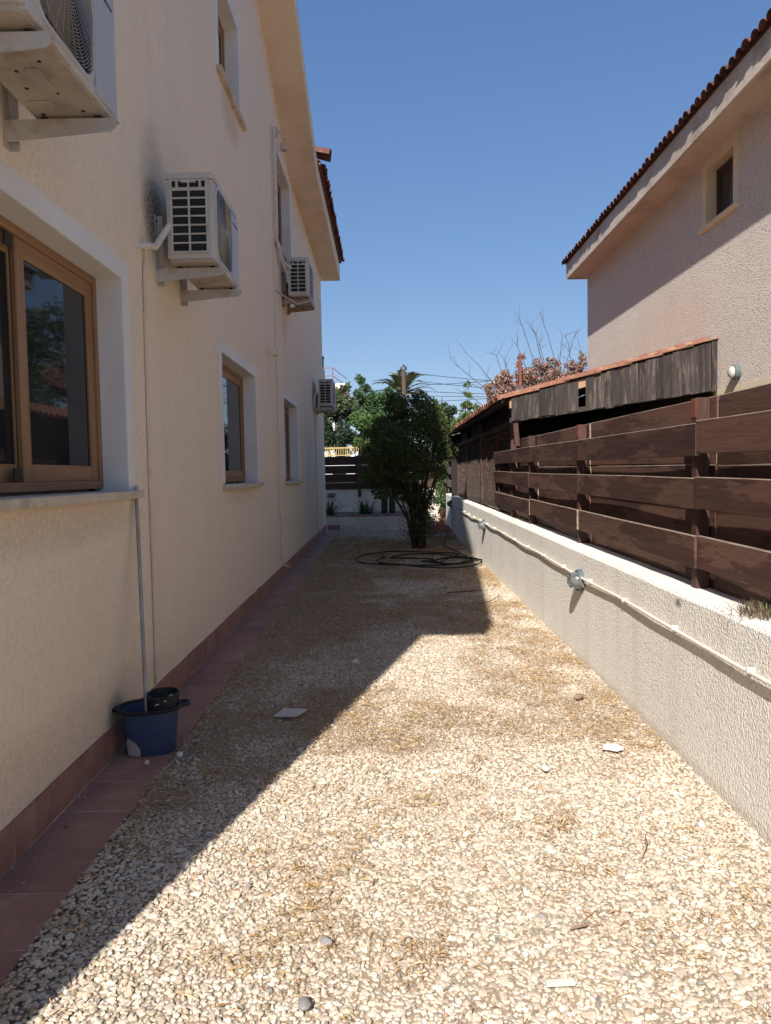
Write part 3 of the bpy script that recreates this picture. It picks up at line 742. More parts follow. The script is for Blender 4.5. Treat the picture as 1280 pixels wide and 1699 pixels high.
# ------------------------------------------------------------------ pipes and lamps on the left house
def conduit(label, pts, rad, clips, mat=m_conduit, rz=None):
    t = thing('conduit', label, 'pipe', pts[-1], 0, 'thin painted pipes on the cream house')
    off = -Vector(pts[-1])
    mb = MB(); mb.tube(pts, rad, 8); mb.build('pipe', mat, t, off, smooth=True)
    for (y, z) in clips:
        mb = MB(); mb.bbox(XW, XW + rad * 2 + .004, y - .022, y + .022, z - .010, z + .010, .002); mb.build('clip', mat, t, off)
    return t
xp = XW + .010
conduit('thin painted pipe down the wall beside the mould stained air conditioner', [(XW - .01, 4.80, 3.05), (xp + .01, 4.80, 3.05), (xp + .012, 4.83, 3.0), (xp, 4.80, 2.9), (xp, 4.785, 2.4), (xp, 4.77, 1.5), (xp, 4.77, .9), (xp, 4.76, .24)], .0095, [(4.79, 2.62), (4.77, 1.62), (4.765, .36)])
conduit('tall thin painted pipe running down beside the upper window to the skirting', [(xp, 10.62, 6.48), (xp, 10.60, 5.0), (xp, 10.57, 4.0), (xp, 10.57, .42), (xp + .03, 10.6, .30), (xp + .10, 10.62, .27)], .0125, [(10.57, 3.6), (10.57, 2.95), (10.57, 1.9), (10.57, .5)])
mb = MB(); mb.tube([(XW + .03, 10.74, 6.5), (XW + .03, 10.73, 5.7), (XW + .03, 10.74, 5.0)], .035, 7)
tag(mb.build('insulated_pipe', m_hosew, smooth=True), 'rough wrapped pipe beside the upper window above the rusty bracket', 'pipe')
conduit('thin painted pipe down the wall below the farthest air conditioner', [(xp, 16.05, 2.95), (xp, 16.25, 2.8), (xp, 16.25, .42), (xp + .03, 16.28, .36), (xp + .08, 16.32, .33)], .0115, [(16.25, 1.65), (16.25, .6)])
def flood(label, loc):
    t = thing('floodlight', label, 'lamp', loc)
    mb = MB(); mb.bbox(0, .02, -.05, .05, -.05, .05, .004); mb.tube([(.02, 0, 0), (.06, .03, .01)], .014, 6); mb.build('mount', m_ochresurr, t)
    mb = MB(); mb.bbox(.05, .13, .02, .17, -.05, .045, .012); mb.build('head', m_ochresurr, t)
    mb = MB(); mb.bbox(.128, .134, .035, .155, -.035, .03, .002); mb.build('lens', m_lampg, t)
    return t
flood('small cream floodlight on the wall above the narrow ground floor windows', (XW, 9.78, 3.21))
t = thing('floodlight', 'small bracket light above the upper window, under the eave', 'lamp', (XW, 11.15, 6.62))
mb = MB(); mb.bbox(0, .03, -.06, .06, -.05, .05, .004); mb.tube([(.02, 0, .03), (.12, .2, .0), (.06, .26, -.1)], .012, 6); mb.build('mount', m_sill, t)
mb = MB(); mb.bbox(.04, .13, .2, .32, -.16, -.06, .01); mb.build('head', m_sill, t)

# ------------------------------------------------------------------ garden wall on the right
gw = thing('garden_wall', 'low rough white garden wall on the right below the dark board fence', 'wall', (1.66, 11, .09))
GO = Vector((-1.66, -11, -.09))
def wtop(y): return 0.905 + .0078 * (y - 3)
def wx(y): return 1.535 + 0.0022 * (y - 4)
mb = MB(); nseg = 70
rings = []
for i in range(nseg + 1):
    y = -3 + i * (22.6 / nseg); j = .0025 * math.sin(i * 2.3) + random.uniform(-.0025, .0025); x = wx(y)
    tz = wtop(y) + j
    rings.append([(x, y, gz(y) - .3), (x, y, tz - .016), (x + .012 + j * .5, y, tz), (x + .27, y, tz + .004), (x + .28, y, gz(y) - .3)])
mb.loft(rings, True, True); o = mb.build('wall', m_gwall, gw, GO)
# conduit with caged lamps
def czz(y): return 0.735 + .0075 * (y - 6)
pts = []
for i in range(46):
    y = 17.9 - i * .36
    pts.append((wx(y) - .020 - .003 * math.sin(i * 1.7), y, czz(y) + .006 * math.sin(i * .9) - (.03 if 12.2 < y < 16.8 else 0) * math.sin((y - 12.2) / 4.6 * math.pi)))
t = thing('conduit', 'cream pipe running along the low garden wall between the caged lamps', 'pipe', (1.52, 9, .75)); off = Vector((-1.52, -9, -.75))
mb = MB(); mb.tube(pts, .0095, 8); mb.build('pipe', m_cpipe, t, off, smooth=True)
for i, y in enumerate(np.arange(2.25, 16.5, .83)):
    mb = MB(); mb.bbox(wx(y) - .033, wx(y), y - .005, y + .005, czz(y) - .006, czz(y) + .018, .002); mb.build('clip', m_cpipe, t, off)
def bulkhead(label, loc, rad=.088, depth=.10, group='caged lamps on the low garden wall'):
    t = thing('bulkhead_lamp', label, 'lamp', loc, 0, group)
    n = 20
    def circ(x, r_): return [(x, r_ * math.cos(2 * math.pi * k / n), r_ * math.sin(2 * math.pi * k / n)) for k in range(n)]
    mb = MB(); mb.loft([circ(0, rad), circ(-.03, rad), circ(-.042, rad * .93), circ(-.042, rad * .78)], True, True); mb.build('base', m_lampb, t, smooth=True)
    mb = MB(); mb.loft([circ(-.040 - depth * .62 * math.sin(a), rad * .78 * math.cos(a)) for a in (0, .3, .6, .9, 1.2, 1.45)], False, True); mb.build('glass', m_lampg, t, smooth=True)
    mb = MB()
    for a in (math.pi / 4, 3 * math.pi / 4):
        mb.tube([(-.040 - depth * .72 * math.sin(q), rad * .86 * math.cos(q) * math.cos(a), rad * .86 * math.cos(q) * math.sin(a)) for q in np.linspace(0, math.pi, 13)], .005, 5)
    q = .75
    mb.tube([(-.040 - depth * .72 * math.sin(q), rad * .86 * math.cos(q) * math.cos(b), rad * .86 * math.cos(q) * math.sin(b)) for b in np.linspace(0, 2 * math.pi, 21)], .005, 5)
    mb.build('cage', m_lampb, t, smooth=True)
    mb = MB(); mb.tube([(-.014, -rad * 1.28, -.025), (-.014, -rad * .9, -.02)], .018, 8); mb.build('gland', m_lampg, t)
    return t
bulkhead('nearest caged round lamp on the low white garden wall', (wx(5.86), 5.86, .70))
bulkhead('middle caged round lamp on the low garden wall, below the slatted fence end', (wx(11.73), 11.73, .735))
bulkhead('farthest caged round lamp, where the pipe on the low garden wall ends', (wx(17.9), 17.9, .83))

# dry weed on the wall top
def tuft(name, label, cat, loc, n, spread, h, cols, seed, width=.004, parent_mat=m_straw):
    q = np.random.default_rng(seed); mbV, mbF, C = [], [], []
    for i in range(n):
        b = q.normal(0, spread, 2) * .5; a = q.uniform(0, 6.28); l = h * q.uniform(.4, 1.1); lean = q.uniform(.1, 1.1)
        p0 = np.array([b[0], b[1], 0]); dd = np.array([math.cos(a) * lean, math.sin(a) * lean, 1.0]); dd /= np.linalg.norm(dd)
        p1 = p0 + dd * l * .55; p2 = p1 + (dd + np.array([math.cos(a), math.sin(a), -.6]) * .5) * l * .45
        s = np.array([-math.sin(a), math.cos(a), .2]) * width * q.uniform(.6, 1.3); k = len(mbV)
        mbV += [p0 - s, p0 + s, p1 + s * .8, p1 - s * .8, p2]; mbF += [(k, k + 1, k + 2), (k, k + 2, k + 3), (k + 3, k + 2, k + 4)]
        C += [np.array(cols[q.integers(0, len(cols))]) * q.uniform(.7, 1.2)] * 5
    o = np_mesh(name, np.array(mbV), np.array(mbF), parent_mat, np.array(C)); o.location = loc
    return tag(o, label, cat) if label else o
tuft('dry_weed', 'clump of dry brown weed growing on the wall top at the right edge', 'weed', (1.70, 3.28, .905), 520, .13, .10, [(.20, .14, .09), (.28, .2, .13), (.13, .10, .07), (.15, .16, .07)], 3, .0022)

# ------------------------------------------------------------------ board fence on the garden wall
fence = thing('wooden_fence', 'dark stained fence of long level boards standing on the low white wall', 'fence', (1.72, 6, .93)); FO = Vector((-1.72, -6, -.93))
dz = lambda y: .0078 * (y - 3.2)
JT = [0.2, 2.05, 3.97, 6.41, 8.60, 11.42]
def board(y0, y1, x, z0, z1, th=.022, mat=m_board, parent=fence, off=FO, sag=0.0, name='board'):
    n = 7; rings = []; ph = random.uniform(0, 6); am = random.uniform(.0003, .0012); tw = random.uniform(-.006, .006)
    za, zb = random.uniform(-.007, .007), random.uniform(-.007, .007)
    for i in range(n):
        u = i / (n - 1); y = y0 + (y1 - y0) * u; e = za + (zb - za) * u + am * math.sin(ph + u * 7); xx = x + tw * (u - .5) * 2 + .003 * math.sin(ph * 2 + u * 5)
        a, b = z0 + dz(y) + e, z1 + dz(y) + e + am * math.sin(ph * 3 + u * 9)
        c = .004
        rings.append([(xx, y, a + c), (xx + c, y, a), (xx + th, y, a), (xx + th, y, b), (xx + c, y, b), (xx, y, b - c)])
    mb = MB(); mb.loft(rings, True, True); o = mb.build(name, mat, parent, off)
    if mat is m_board:                                          # sunlight on upper edge and sawn ends painted as paler wood
        o.data.materials.append(m_sunlit_edge)
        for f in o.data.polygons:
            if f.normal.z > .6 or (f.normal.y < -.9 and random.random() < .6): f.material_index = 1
    return o
for (a, b) in zip(JT, JT[1:]):
    for (z0, z1) in ((1.635, 1.812), (1.345, 1.515), (1.030, 1.205)):
        board(a + .004, b - .004, 1.655 + random.uniform(-.004, .004), z0, z1)
    for (z0, z1) in ((1.79, 1.952), (1.585, 1.784), (1.36, 1.578), (1.15, 1.352), (.835, 1.02)):
        board(a + .012, b - .012 if b < 11 else b + .1, 1.765 + random.uniform(-.004, .004), z0, z1)
for y in (2.1, 4.06, 6.52, 8.74, 11.15):
    mb = MB(); mb.bbox(1.682, 1.757, y - .035, y + .035, wtop(y) - .01, 1.945 + dz(y), .006); mb.build('post', m_post, fence, FO)
    if y > 3:
        mb = MB(); mb.bbox(1.6785, 1.6815, y - .033, y + .033, 1.84 + dz(y), 1.942 + dz(y), .001); mb.build('post_patch', m_reddish, fence, FO)
# block course behind the foot of the fence
blk = thing('block_wall', 'grey block course showing under the lowest fence board', 'wall', (2.0, 7, .6))
for i in range(26):
    y = 1.2 + i * .4
    mb = MB(); mb.bbox(1.84, 1.98, y - .195, y + .195, .55 + dz(y), .97 + dz(y) + random.uniform(-.01, .01), .005); mb.build('block', m_plant, blk, Vector((-2.0, -7, -.6)))

# slatted piece of fence past the shed
f2 = thing('wooden_fence', 'short greyed slat fence past the lattice, above the far end of the low wall', 'fence', (1.70, 18.3, 1.05)); F2 = Vector((-1.70, -18.3, -1.05))
for (z0, z1) in ((1.18, 1.36), (1.52, 1.70), (1.86, 2.04), (2.1, 2.26)):
    board(17.8, 20.2, 1.66, z0 - .1, z1 - .1, mat=m_boardg, parent=f2, off=F2)
for (z0, z1) in ((1.36, 1.52), (1.70, 1.86)): board(17.85, 20.1, 1.78, z0 - .1, z1 - .1, mat=m_board, parent=f2, off=F2)
for y in (17.95, 20.0):
    mb = MB(); mb.bbox(1.69, 1.765, y - .045, y + .045, wtop(min(y, 19)) - .01, 2.2, .006); mb.build('post', m_post, f2, F2)

# ------------------------------------------------------------------ lean-to shed behind the fence
shed = thing('lean_to_shed', 'old lean-to shed with flaking vertical boards and orange roof tiles against the right house', 'shed', (2.9, 13, .9)); SO = Vector((-2.9, -13, -.9))
YF = 9.42
def ztop(x): return 2.50 + (x - 1.56) * 0.262
def zbot(x): return 2.20 + (x - 1.56) * 0.135
xb = 1.60; i = 0
while xb < 4.12:
    w = random.uniform(.085, .15); w = min(w, 4.17 - xb)
    if not (2.40 < xb + w / 2 < 2.56):
        j = random.uniform(-.012, .012); yb_ = YF + random.uniform(-.011, .011)
        if 2.70 < xb < 2.80: j -= .03
        ins = .0025
        mb = MB(); mb.loft([[(xb + ins, yb_, zbot(xb) + j), (xb + w - ins, yb_, zbot(xb + w) + j), (xb + w - ins, yb_ + .018, zbot(xb + w) + j), (xb + ins, yb_ + .018, zbot(xb) + j)],
                            [(xb + ins, yb_, ztop(xb) - .012), (xb + w - ins, yb_, ztop(xb + w) - .012), (xb + w - ins, yb_ + .018, ztop(xb + w) - .012), (xb + ins, yb_ + .018, ztop(xb) - .012)]], True, True)
        fb = mb.build('fascia_board', m_flake, shed, SO)
        fb.data.materials.append(m_sunlit_edge)  # painted sunlight for the boards' side faces
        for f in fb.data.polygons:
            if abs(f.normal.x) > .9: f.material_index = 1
    xb += w; i += 1
mb = MB(); mb.loft([[(x, YF + .022, ztop(x) - .13), (x, YF + .07, ztop(x) - .13), (x, YF + .07, ztop(x) - .02), (x, YF + .022, ztop(x) - .02)] for x in (1.58, 4.18)], True, True); mb.build('rafter', m_rawwood, shed, SO)
mb = MB(); mb.loft([[(x, YF + .022, zbot(x) - .01), (x, YF + .06, zbot(x) - .01), (x, YF + .06, zbot(x) + .05), (x, YF + .022, zbot(x) + .05)] for x in (1.58, 4.18)], True, True); mb.build('rail', m_flake, shed, SO)
mb = MB(); mb.bbox(4.12, 4.185, YF - .03, YF + .05, zbot(4.15) - .02, ztop(4.15) - .02, .004); mb.build('end_board', m_flake, shed, SO)
# roof deck, edge tiles and first course
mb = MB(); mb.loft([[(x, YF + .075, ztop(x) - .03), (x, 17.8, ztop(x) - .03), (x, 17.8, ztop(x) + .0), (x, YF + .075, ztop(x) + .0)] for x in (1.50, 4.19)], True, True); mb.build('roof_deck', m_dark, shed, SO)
sl_ = math.atan(.262)
nt = 7; step = 2.72 / nt
for k in range(nt):
    x = 1.50 + k * step
    mb = MB(); mb.bbox(0, step + .07, 0, .21, 0, .016, .003); o = mb.build('edge_tile', m_shedt, shed, Vector((x, YF - .035 + random.uniform(-.01, .01), ztop(x) + .012)) + SO)
    o.rotation_euler = (0, -sl_ + R(2.2), random.uniform(-.02, .02))
tile_row(YF + .26, 17.7, 1.455, 2.495, .165, 1, sl_, m_shedt, shed, SO)
mb = MB()
y = YF + .26
while y < 17.75:                                         # the courses above, seen only from higher up
    for x in (1.83, 2.22, 2.61, 3.0, 3.39, 3.78):
        tm = tile_mesh(.42, .078, .068, .014, 5); c, s_ = math.cos(sl_), math.sin(sl_)
        mb.add([(x + p[0] * c - p[2] * s_, y + p[1], ztop(x) + .02 + p[0] * s_ + p[2] * c) for p in tm.v], tm.f)
    y += .165
tag(mb.build('roof_tiles', m_shedt, shed, SO), kind='stuff')
# posts, beams and the lattice screens towards the alley
mb = MB()
mb.loft([[(1.69, 10.0, z), (1.77, 10.0, z), (1.77, 10.09, z), (1.69, 10.09, z)] for z in (wtop(10), 2.50)], True, True); mb.build('post', m_post, shed, SO)
mb = MB(); mb.loft([[(1.60 + d, YF + .03, z), (1.66 + d, YF + .03, z), (1.66 + d, YF + .09, z), (1.60 + d, YF + .09, z)] for z, d in ((1.9, .05), (2.48, 0))], True, True); mb.build('corner_post', m_post, shed, SO)
for y in (13.3, 15.6, 17.7):
    mb = MB(); mb.bbox(1.69, 1.77, y - .045, y + .045, wtop(y), 2.45, .006); mb.build('post', m_post, shed, SO)
mb = MB(); mb.bbox(1.69, 1.75, 10.1, 17.65, 2.19, 2.26, .006); mb.build('rail', m_flake, shed, SO)
mb = MB(); mb.bbox(1.69, 1.75, 10.1, 17.65, 1.02, 1.09, .006); mb.build('rail', m_lath, shed, SO)
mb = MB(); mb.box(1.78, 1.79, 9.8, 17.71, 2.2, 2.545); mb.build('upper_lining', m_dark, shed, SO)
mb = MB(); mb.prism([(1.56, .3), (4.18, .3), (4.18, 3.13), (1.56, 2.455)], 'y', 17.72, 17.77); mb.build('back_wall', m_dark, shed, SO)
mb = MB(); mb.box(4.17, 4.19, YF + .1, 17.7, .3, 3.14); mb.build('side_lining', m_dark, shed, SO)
for (a, b, backing) in ((10.1, 13.25, None), (13.35, 15.55, m_reed), (15.65, 17.65, None)):
    z0, z1 = 1.09, 2.16
    mb = MB()
    for sgn, xx in ((1, 1.702), (-1, 1.712)):
        h = z1 - z0; q = a - h
        while q < b:
            p0 = (q, z0) if sgn > 0 else (q + h, z0); p1 = (q + h, z1) if sgn > 0 else (q, z1)
            pts_ = []
            for (py, pz), (oy, oz) in ((p0, p1), (p1, p0)):
                if py < a: f_ = (a - py) / (oy - py); py, pz = a, pz + (oz - pz) * f_
                elif py > b: f_ = (b - py) / (oy - py); py, pz = b, pz + (oz - pz) * f_
                pts_.append((py, pz))
            if q + h > a and abs(pts_[0][0] - pts_[1][0]) > .05:
                (ya, za), (yb_, zb_) = pts_
                n_ = Vector((-(zb_ - za), yb_ - ya)).normalized() * .0095
                mb.prism([(ya - n_.x, za - n_.y), (yb_ - n_.x, zb_ - n_.y), (yb_ + n_.x, zb_ + n_.y), (ya + n_.x, za + n_.y)], 'x', xx, xx + .008)
            q += .14
    tag(mb.build('lattice', m_lath, shed, SO), kind='stuff')
    if backing:
        mb = MB(); mb.box(1.73, 1.74, a, b, z0, z1 - .05); mb.build('reed_screen', backing, shed, SO)

# ------------------------------------------------------------------ right house
XR = 4.2
rh = thing('house', 'buff rough cast house on the right with one small upper window', 'house', (XR, 9, 0)); RO = Vector((-XR, -9, 0))
RW = [(9.02, 9.77, 4.68, 5.40), (7.7, 9.40, 1.8, 2.42)]
mb = facade(XR, 2.0, 15.42, RW, lambda y: 5.55)
mb.add([(XR, 15.42, -.3), (13, 15.42, -.3), (13, 15.42, 5.65), (XR, 15.42, 5.65)], [(0, 1, 2, 3)])
mb.add([(XR, 2, -.3), (13, 2, -.3), (13, 2, 5.65), (XR, 2, 5.65)], [(3, 2, 1, 0)])
mb.build('wall', m_rwall, rh, RO)
mb = MB(); mb.box(3.80, 13.4, 1.6, 15.44, 5.515, 5.58); mb.build('soffit', m_rsoff, rh, RO)
mb = MB(); mb.box(3.78, 3.82, 1.6, 15.46, 5.50, 5.80); mb.box(3.82, 13.4, 15.442, 15.48, 5.50, 5.80); mb.build('fascia', m_rfasc, rh, RO)
mb = MB(); mb.prism([(3.775, 5.80), (8.6, 7.46), (13.4, 5.80), (13.4, 5.85), (8.6, 7.52), (3.775, 5.85)], 'y', 1.6, 15.5); mb.build('roof', m_rooft, rh, RO)
tile_row(4.4, 15.6, 3.712, 5.808, .165, 1, R(19), m_rooft, rh, RO)
window(rh, RO, XR, RW[0], -1, 'two', m_ochresurr, m_ochresurr, band=.12, depth=.16, mf=m_framed, mfh=m_framed)
window(rh, RO, XR, RW[1], -1, 'plain', m_ochresurr, m_ochresurr, band=.13, depth=.12)
t = thing('wall_lamp', 'round grey wall lamp with a white face on the right house above the fence', 'lamp', (XR, 8.86, 2.70))
n = 20
circ = lambda x, r_: [(x, r_ * math.cos(2 * math.pi * k / n), r_ * math.sin(2 * math.pi * k / n)) for k in range(n)]
mb = MB(); mb.loft([circ(0, .085), circ(-.07, .085), circ(-.078, .078)], True, True); mb.build('base', m_lampb, t, smooth=True)
mb = MB(); mb.loft([circ(-.076, .072), circ(-.098, .066), circ(-.114, .045), circ(-.12, .015)], True, True); mb.build('glass', m_wcer, t, smooth=True)

# ------------------------------------------------------------------ bucket and mop handle
bk = thing('mop_bucket', 'blue oval mop bucket with black wringer and torn label on the terracotta path', 'bucket', (-1.345, 4.08, gz(4.08) + .018), R(14))
def oval(a, b, z, n=28, x0=0, pw=2.4):
    return [(x0 + a * math.copysign(abs(math.cos(q)) ** (2 / pw), math.cos(q)), b * math.copysign(abs(math.sin(q)) ** (2 / pw), math.sin(q)), z) for q in (2 * math.pi * k / n for k in range(n))]
mb = MB(); mb.loft([oval(.128, .095, 0), oval(.133, .10, .008), oval(.158, .118, .245), oval(.166, .126, .25), oval(.160, .120, .252), oval(.152, .112, .24), oval(.128, .094, .02)], True, True)
mb.build('body', m_blue, bk, smooth=True)
mb = MB(); mb.loft([oval(.160, .120, .238), oval(.178, .137, .241), oval(.182, .14, .252), oval(.172, .131, .262), oval(.158, .119, .258), oval(.155, .116, .245)], False, False)
mb.tube([(-.17, -.02, .25), (-.205, -.015, .252), (-.205, .02, .252), (-.17, .03, .25)], .012, 6); mb.tube([(.17, -.03, .25), (.21, -.02, .252), (.21, .03, .252), (.17, .04, .25)], .013, 6)
mb.build('rim', m_black, bk, smooth=True)
mb = MB(); mb.loft([oval(.060, .085, .13, 20, .07), oval(.080, .105, .262, 20, .072), oval(.090, .112, .318, 20, .074), oval(.080, .102, .324, 20, .074), oval(.070, .09, .27, 20, .072), oval(.045, .065, .15, 20, .07)], True, True)
wr = mb.build('wringer', m_black, bk, smooth=True)
mb = MB()
for (px, py, pz, w_) in ((.045, -.104, .283, .004), (.088, -.1, .298, .006), (.118, -.075, .322, .003)):
    mb.tube([(px - .012, py - .004, pz), (px, py - .006, pz + .004), (px + .013, py - .003, pz + .006)], [.002, w_, .002], 6)
mb.build('slots', m_acgrey, wr)
mb = MB()
def bwall(u, z): # point on the bucket's front face
    a = -math.pi / 2 + u; k = z / .245; A, B = .133 + .025 * k, .10 + .018 * k
    c, s_ = math.cos(a), math.sin(a)
    return (A * math.copysign(abs(c) ** (2 / 2.4), c) * 1.012, B * math.copysign(abs(s_) ** (2 / 2.4), s_) * 1.012, z)
us = [-1.0, -.84, -.66, -.48, -.30]; lo_ = [.006, .004, .006, .005, .006]; hi_ = [.085, .105, .098, .085, .045]
mb.loft([[bwall(u, l) for u, l in zip(us, lo_)], [bwall(u, (l + h) / 2) for u, l, h in zip(us, lo_, hi_)], [bwall(u, h) for u, h in zip(us, hi_)]], closed=False)
lab = mb.build('label', m_paper, bk)
mb = MB()
for zz in (.025, .036, .05, .06): mb.loft([[tuple(1.004 * c if q < 2 else c for q, c in enumerate(bwall(u, zz))) for u in (-.86, -.70, -.52)], [tuple(1.004 * c if q < 2 else c for q, c in enumerate(bwall(u, zz + .003))) for u in (-.86, -.70, -.52)]], closed=False)
mb.build('print', m_acgrey, lab)
mb = MB(); A = Vector((-1.345, 4.03, .07)); B = Vector((-1.516, 4.49, 1.52))
mb.tube([A, A.lerp(B, .3), A.lerp(B, .7), B], .0115, 12)
t = thing('mop', 'galvanised metal mop pole standing in the bucket and leaning on the house wall', 'mop', A); mb.build('tube', m_steel, t, -A, smooth=True)
mb = MB(); mb.tube([B - (B - A).normalized() * .05, B + (B - A).normalized() * .006], .0135, 12); mb.build('end_cap', m_acgrey, t, -A, smooth=True)

# ------------------------------------------------------------------ loose things on the gravel
t = MB(); t.prism([(-.105, -.045), (.035, -.085), (.11, .01), (-.035, .07)], 'z', .022, .036)
o = t.build('loose_tile', m_wcer, None, (-.64, 4.66, gz(4.66)), bevel=.003); o.rotation_euler = (.05, -.04, .15); tag(o, 'white square tile lying loose on the shaded gravel', 'tile')
def slab_stone(name, label, cat, mat, loc, poly, th, rz, tilt=(0, 0)):
    m_ = MB(); m_.prism(poly, 'z', 0, th); o = m_.build(name, mat, None, (loc[0], loc[1], gz(loc[1]) + loc[2]), bevel=.003); o.rotation_euler = (tilt[0], tilt[1], rz); tag(o, label, cat)
slab_stone('stone', 'flat pointed white stone chip near the foot of the garden wall', 'stone', m_wstone, (1.20, 3.95, .026), [(-.055, .005), (-.02, .04), (.03, .032), (.055, -.02), (.01, -.035), (-.02, -.012)], .016, 0.1, (.1, -.05))
def stone(label, loc, s, mat, seed, name='stone'):
    me = stone_mesh(*s, seed); me.materials.append(mat); o = link(name, me, None, (loc[0], loc[1], gz(loc[1]) + loc[2])); o.rotation_euler = (0, 0, seed); tag(o, label, 'stone')
stone('white rounded pebble left of the pointed white chip on the sunny gravel', (.78, 3.71, .03), (.032, .025, .018), m_wstone, 5)
stone('small white stone lying in the shade ahead of the loose tile', (-.27, 5.87, .03), (.042, .032, .02), m_wstone, 9)
stone('rust brown lump on the sunny gravel near the garden wall', (1.25, 4.86, .03), (.05, .032, .022), m_tstone, 13)
stone('smooth grey stone in the gravel at the bottom edge', (-.265, 2.075, .026), (.028, .022, .014), m_gstone, 17)
stone('brown grey stone above the smooth grey one at the bottom', (-.225, 2.36, .025), (.025, .02, .014), m_gstone, 21)
stone('pale pebble lying on the terracotta path below the bucket', (-1.29, 3.83, .05), (.016, .016, .013), m_wcer, 25)
stone('brown pebble on the terracotta path nearest the camera', (-1.41, 3.13, .05), (.011, .011, .009), m_tstone, 29)
stone('white round stone at the path edge beside the bucket', (-1.15, 3.96, .04), (.022, .02, .018), m_wstone, 33)
o = MB(); o.bbox(-.045, .045, -.010, .010, 0, .012, .002); o = o.build('plastic_strip', m_wcer, None, (.49, 2.135, gz(2) + .026)); o.rotation_euler = (.1, .05, .12); tag(o, 'white plastic strip on the gravel at the bottom edge', 'litter')
m_stick = M('pale_stick', (0.30, 0.20, 0.14), (0.20, 0.13, 0.09), 30, 0.9)
def twig(label, pts, rad, mat=m_twig):
    mb = MB(); mb.tube([(x, y, gz(y) + z) for x, y, z in pts], rad, 6); tag(mb.build('twig', mat), label, 'twig', 'twigs lying on the gravel')
twig('dark twig lying straight across the shadow edge on the gravel', [(.72, 9.05, .03), (.95, 9.1, .035), (1.18, 9.16, .03)], [.006, .009, .003])
twig('curved dark twig on the sunny gravel near the garden wall', [(.98, 2.84, .03), (1.02, 2.9, .045), (1.035, 2.97, .04), (1.06, 3.03, .03)], [.0015, .0025, .002, .001])
twig('short brown stick on the sunny gravel at lower right', [(.585, 2.40, .024), (.615, 2.408, .027), (.65, 2.425, .024)], [.003, .0045, .006], m_stick)
twig('bent thin twig at the end of the shaded gravel', [(1.0, 8.2, .03), (1.15, 8.35, .045), (1.28, 8.6, .05), (1.34, 8.9, .03)], [.004, .005, .005, .003])

# coiled hose
pts = []
def loop(cx, cy, rx, ry, a0, a1, n, z, wob=.05, seed=1):
    q = random.Random(seed)
    for k in range(n):
        a = a0 + (a1 - a0) * k / (n - 1); w = 1 + wob * math.sin(a * 2.3 + seed)
        x, y = cx + rx * w * math.cos(a), cy + ry * w * math.sin(a); pts.append((x, y, gz(y) + z + .012 * math.sin(a * 3 + seed)))
loop(.42, 12.55, .92, 1.02, 2.2, 2.2 + 2 * math.pi, 40, .04, .04, 1)
loop(.70, 12.05, .84, .82, 2.5, 2.5 + 2 * math.pi, 40, .055, .11, 2)
loop(1.05, 11.95, .42, .30, 2.2, 2.2 + 2 * math.pi * 2.3, 70, .06, .22, 3)
pts += [(1.3, 13.2, gz(13) + .04), (1.1, 14.6, gz(14) + .04), (1.25, 16, gz(16) + .04), (1.45, 17.6, gz(17) + .05)]
mb = MB(); mb.tube(pts, .0125, 7); tag(mb.build('garden_hose', m_rubber, smooth=True), 'black garden hose coiled loosely on the gravel in front of the tree', 'hose')

# row of bricks in front of the tree
ed = thing('brick_edging', 'row of pale red bricks set in the ground in front of the tree', 'edging', (.75, 14.0, gz(14)))
for k in range(3):
    mb = MB(); mb.bbox(-.19, .19, -.06, .06, -.02, .035, .008); o = mb.build('brick', m_brick, ed, (-.33 + k * .4, random.uniform(-.02, .02), 0)); o.rotation_euler = (0, 0, random.uniform(-.04, .04))

# ------------------------------------------------------------------ tree in the alley
def px(u, v, Y):                                        # a spot at distance Y
    return ((u - 640) * Y / 1231 - .0, Y, 1.57 + (786.5 - v - (u - 640) * .0192) * Y / 1231)
tree = thing('tree', 'dark leafy many stemmed tree growing from the gravel at the end of the alley', 'tree', (.62, 14.3, gz(14.3))); TO = -Vector((.62, 14.3, gz(14.3)))
mb = MB(); q = random.Random(4)
tips = [(640, 790), (655, 740), (672, 700), (690, 680), (712, 690), (730, 700), (742, 720), (705, 740), (660, 815), (725, 770), (690, 770), (735, 660), (675, 750)]
stems = []
for k, (u, v) in enumerate(tips):
    e = Vector(px(u, v, 14.3 + q.uniform(-.45, .45))); b = Vector((.62 + q.uniform(-.13, .13), 14.3 + q.uniform(-.1, .1), gz(14.3)))
    m1 = b.lerp(e, .33) + Vector((q.uniform(-.06, .06), q.uniform(-.06, .06), .12)); m1.x = b.x + (e.x - b.x) * .22
    m2 = b.lerp(e, .68) + Vector((q.uniform(-.06, .06), q.uniform(-.08, .08), .06))
    r0 = q.uniform(.022, .042); mb.tube([b, m1, m2, e], [r0, r0 * .8, r0 * .5, .007], 6); stems.append((m1, m2, e))
for s_ in stems:
    for _ in range(4):
        a = s_[1].lerp(s_[2], q.uniform(-.3, .9)); e = a + Vector((q.uniform(-.3, .3), q.uniform(-.3, .3), q.uniform(.0, .35))); mb.tube([a, a.lerp(e, .5) + Vector((0, 0, .03)), e], [.009, .006, .003], 4)
mb.build('trunk', m_bark, tree, TO, smooth=True)
cl = [(625, 790, 26), (650, 750, 38), (690, 745, 42), (718, 722, 32), (640, 705, 32), (678, 695, 36), (712, 692, 30), (733, 745, 20), (660, 805, 28), (690, 815, 26),
      (613, 762, 16), (652, 672, 18), (698, 672, 18), (632, 812, 16), (742, 712, 11), (732, 782, 14), (606, 788, 12), (672, 668, 14), (622, 735, 16), (722, 668, 12), (728, 690, 14), (640, 760, 26), (700, 782, 22)]
K = []
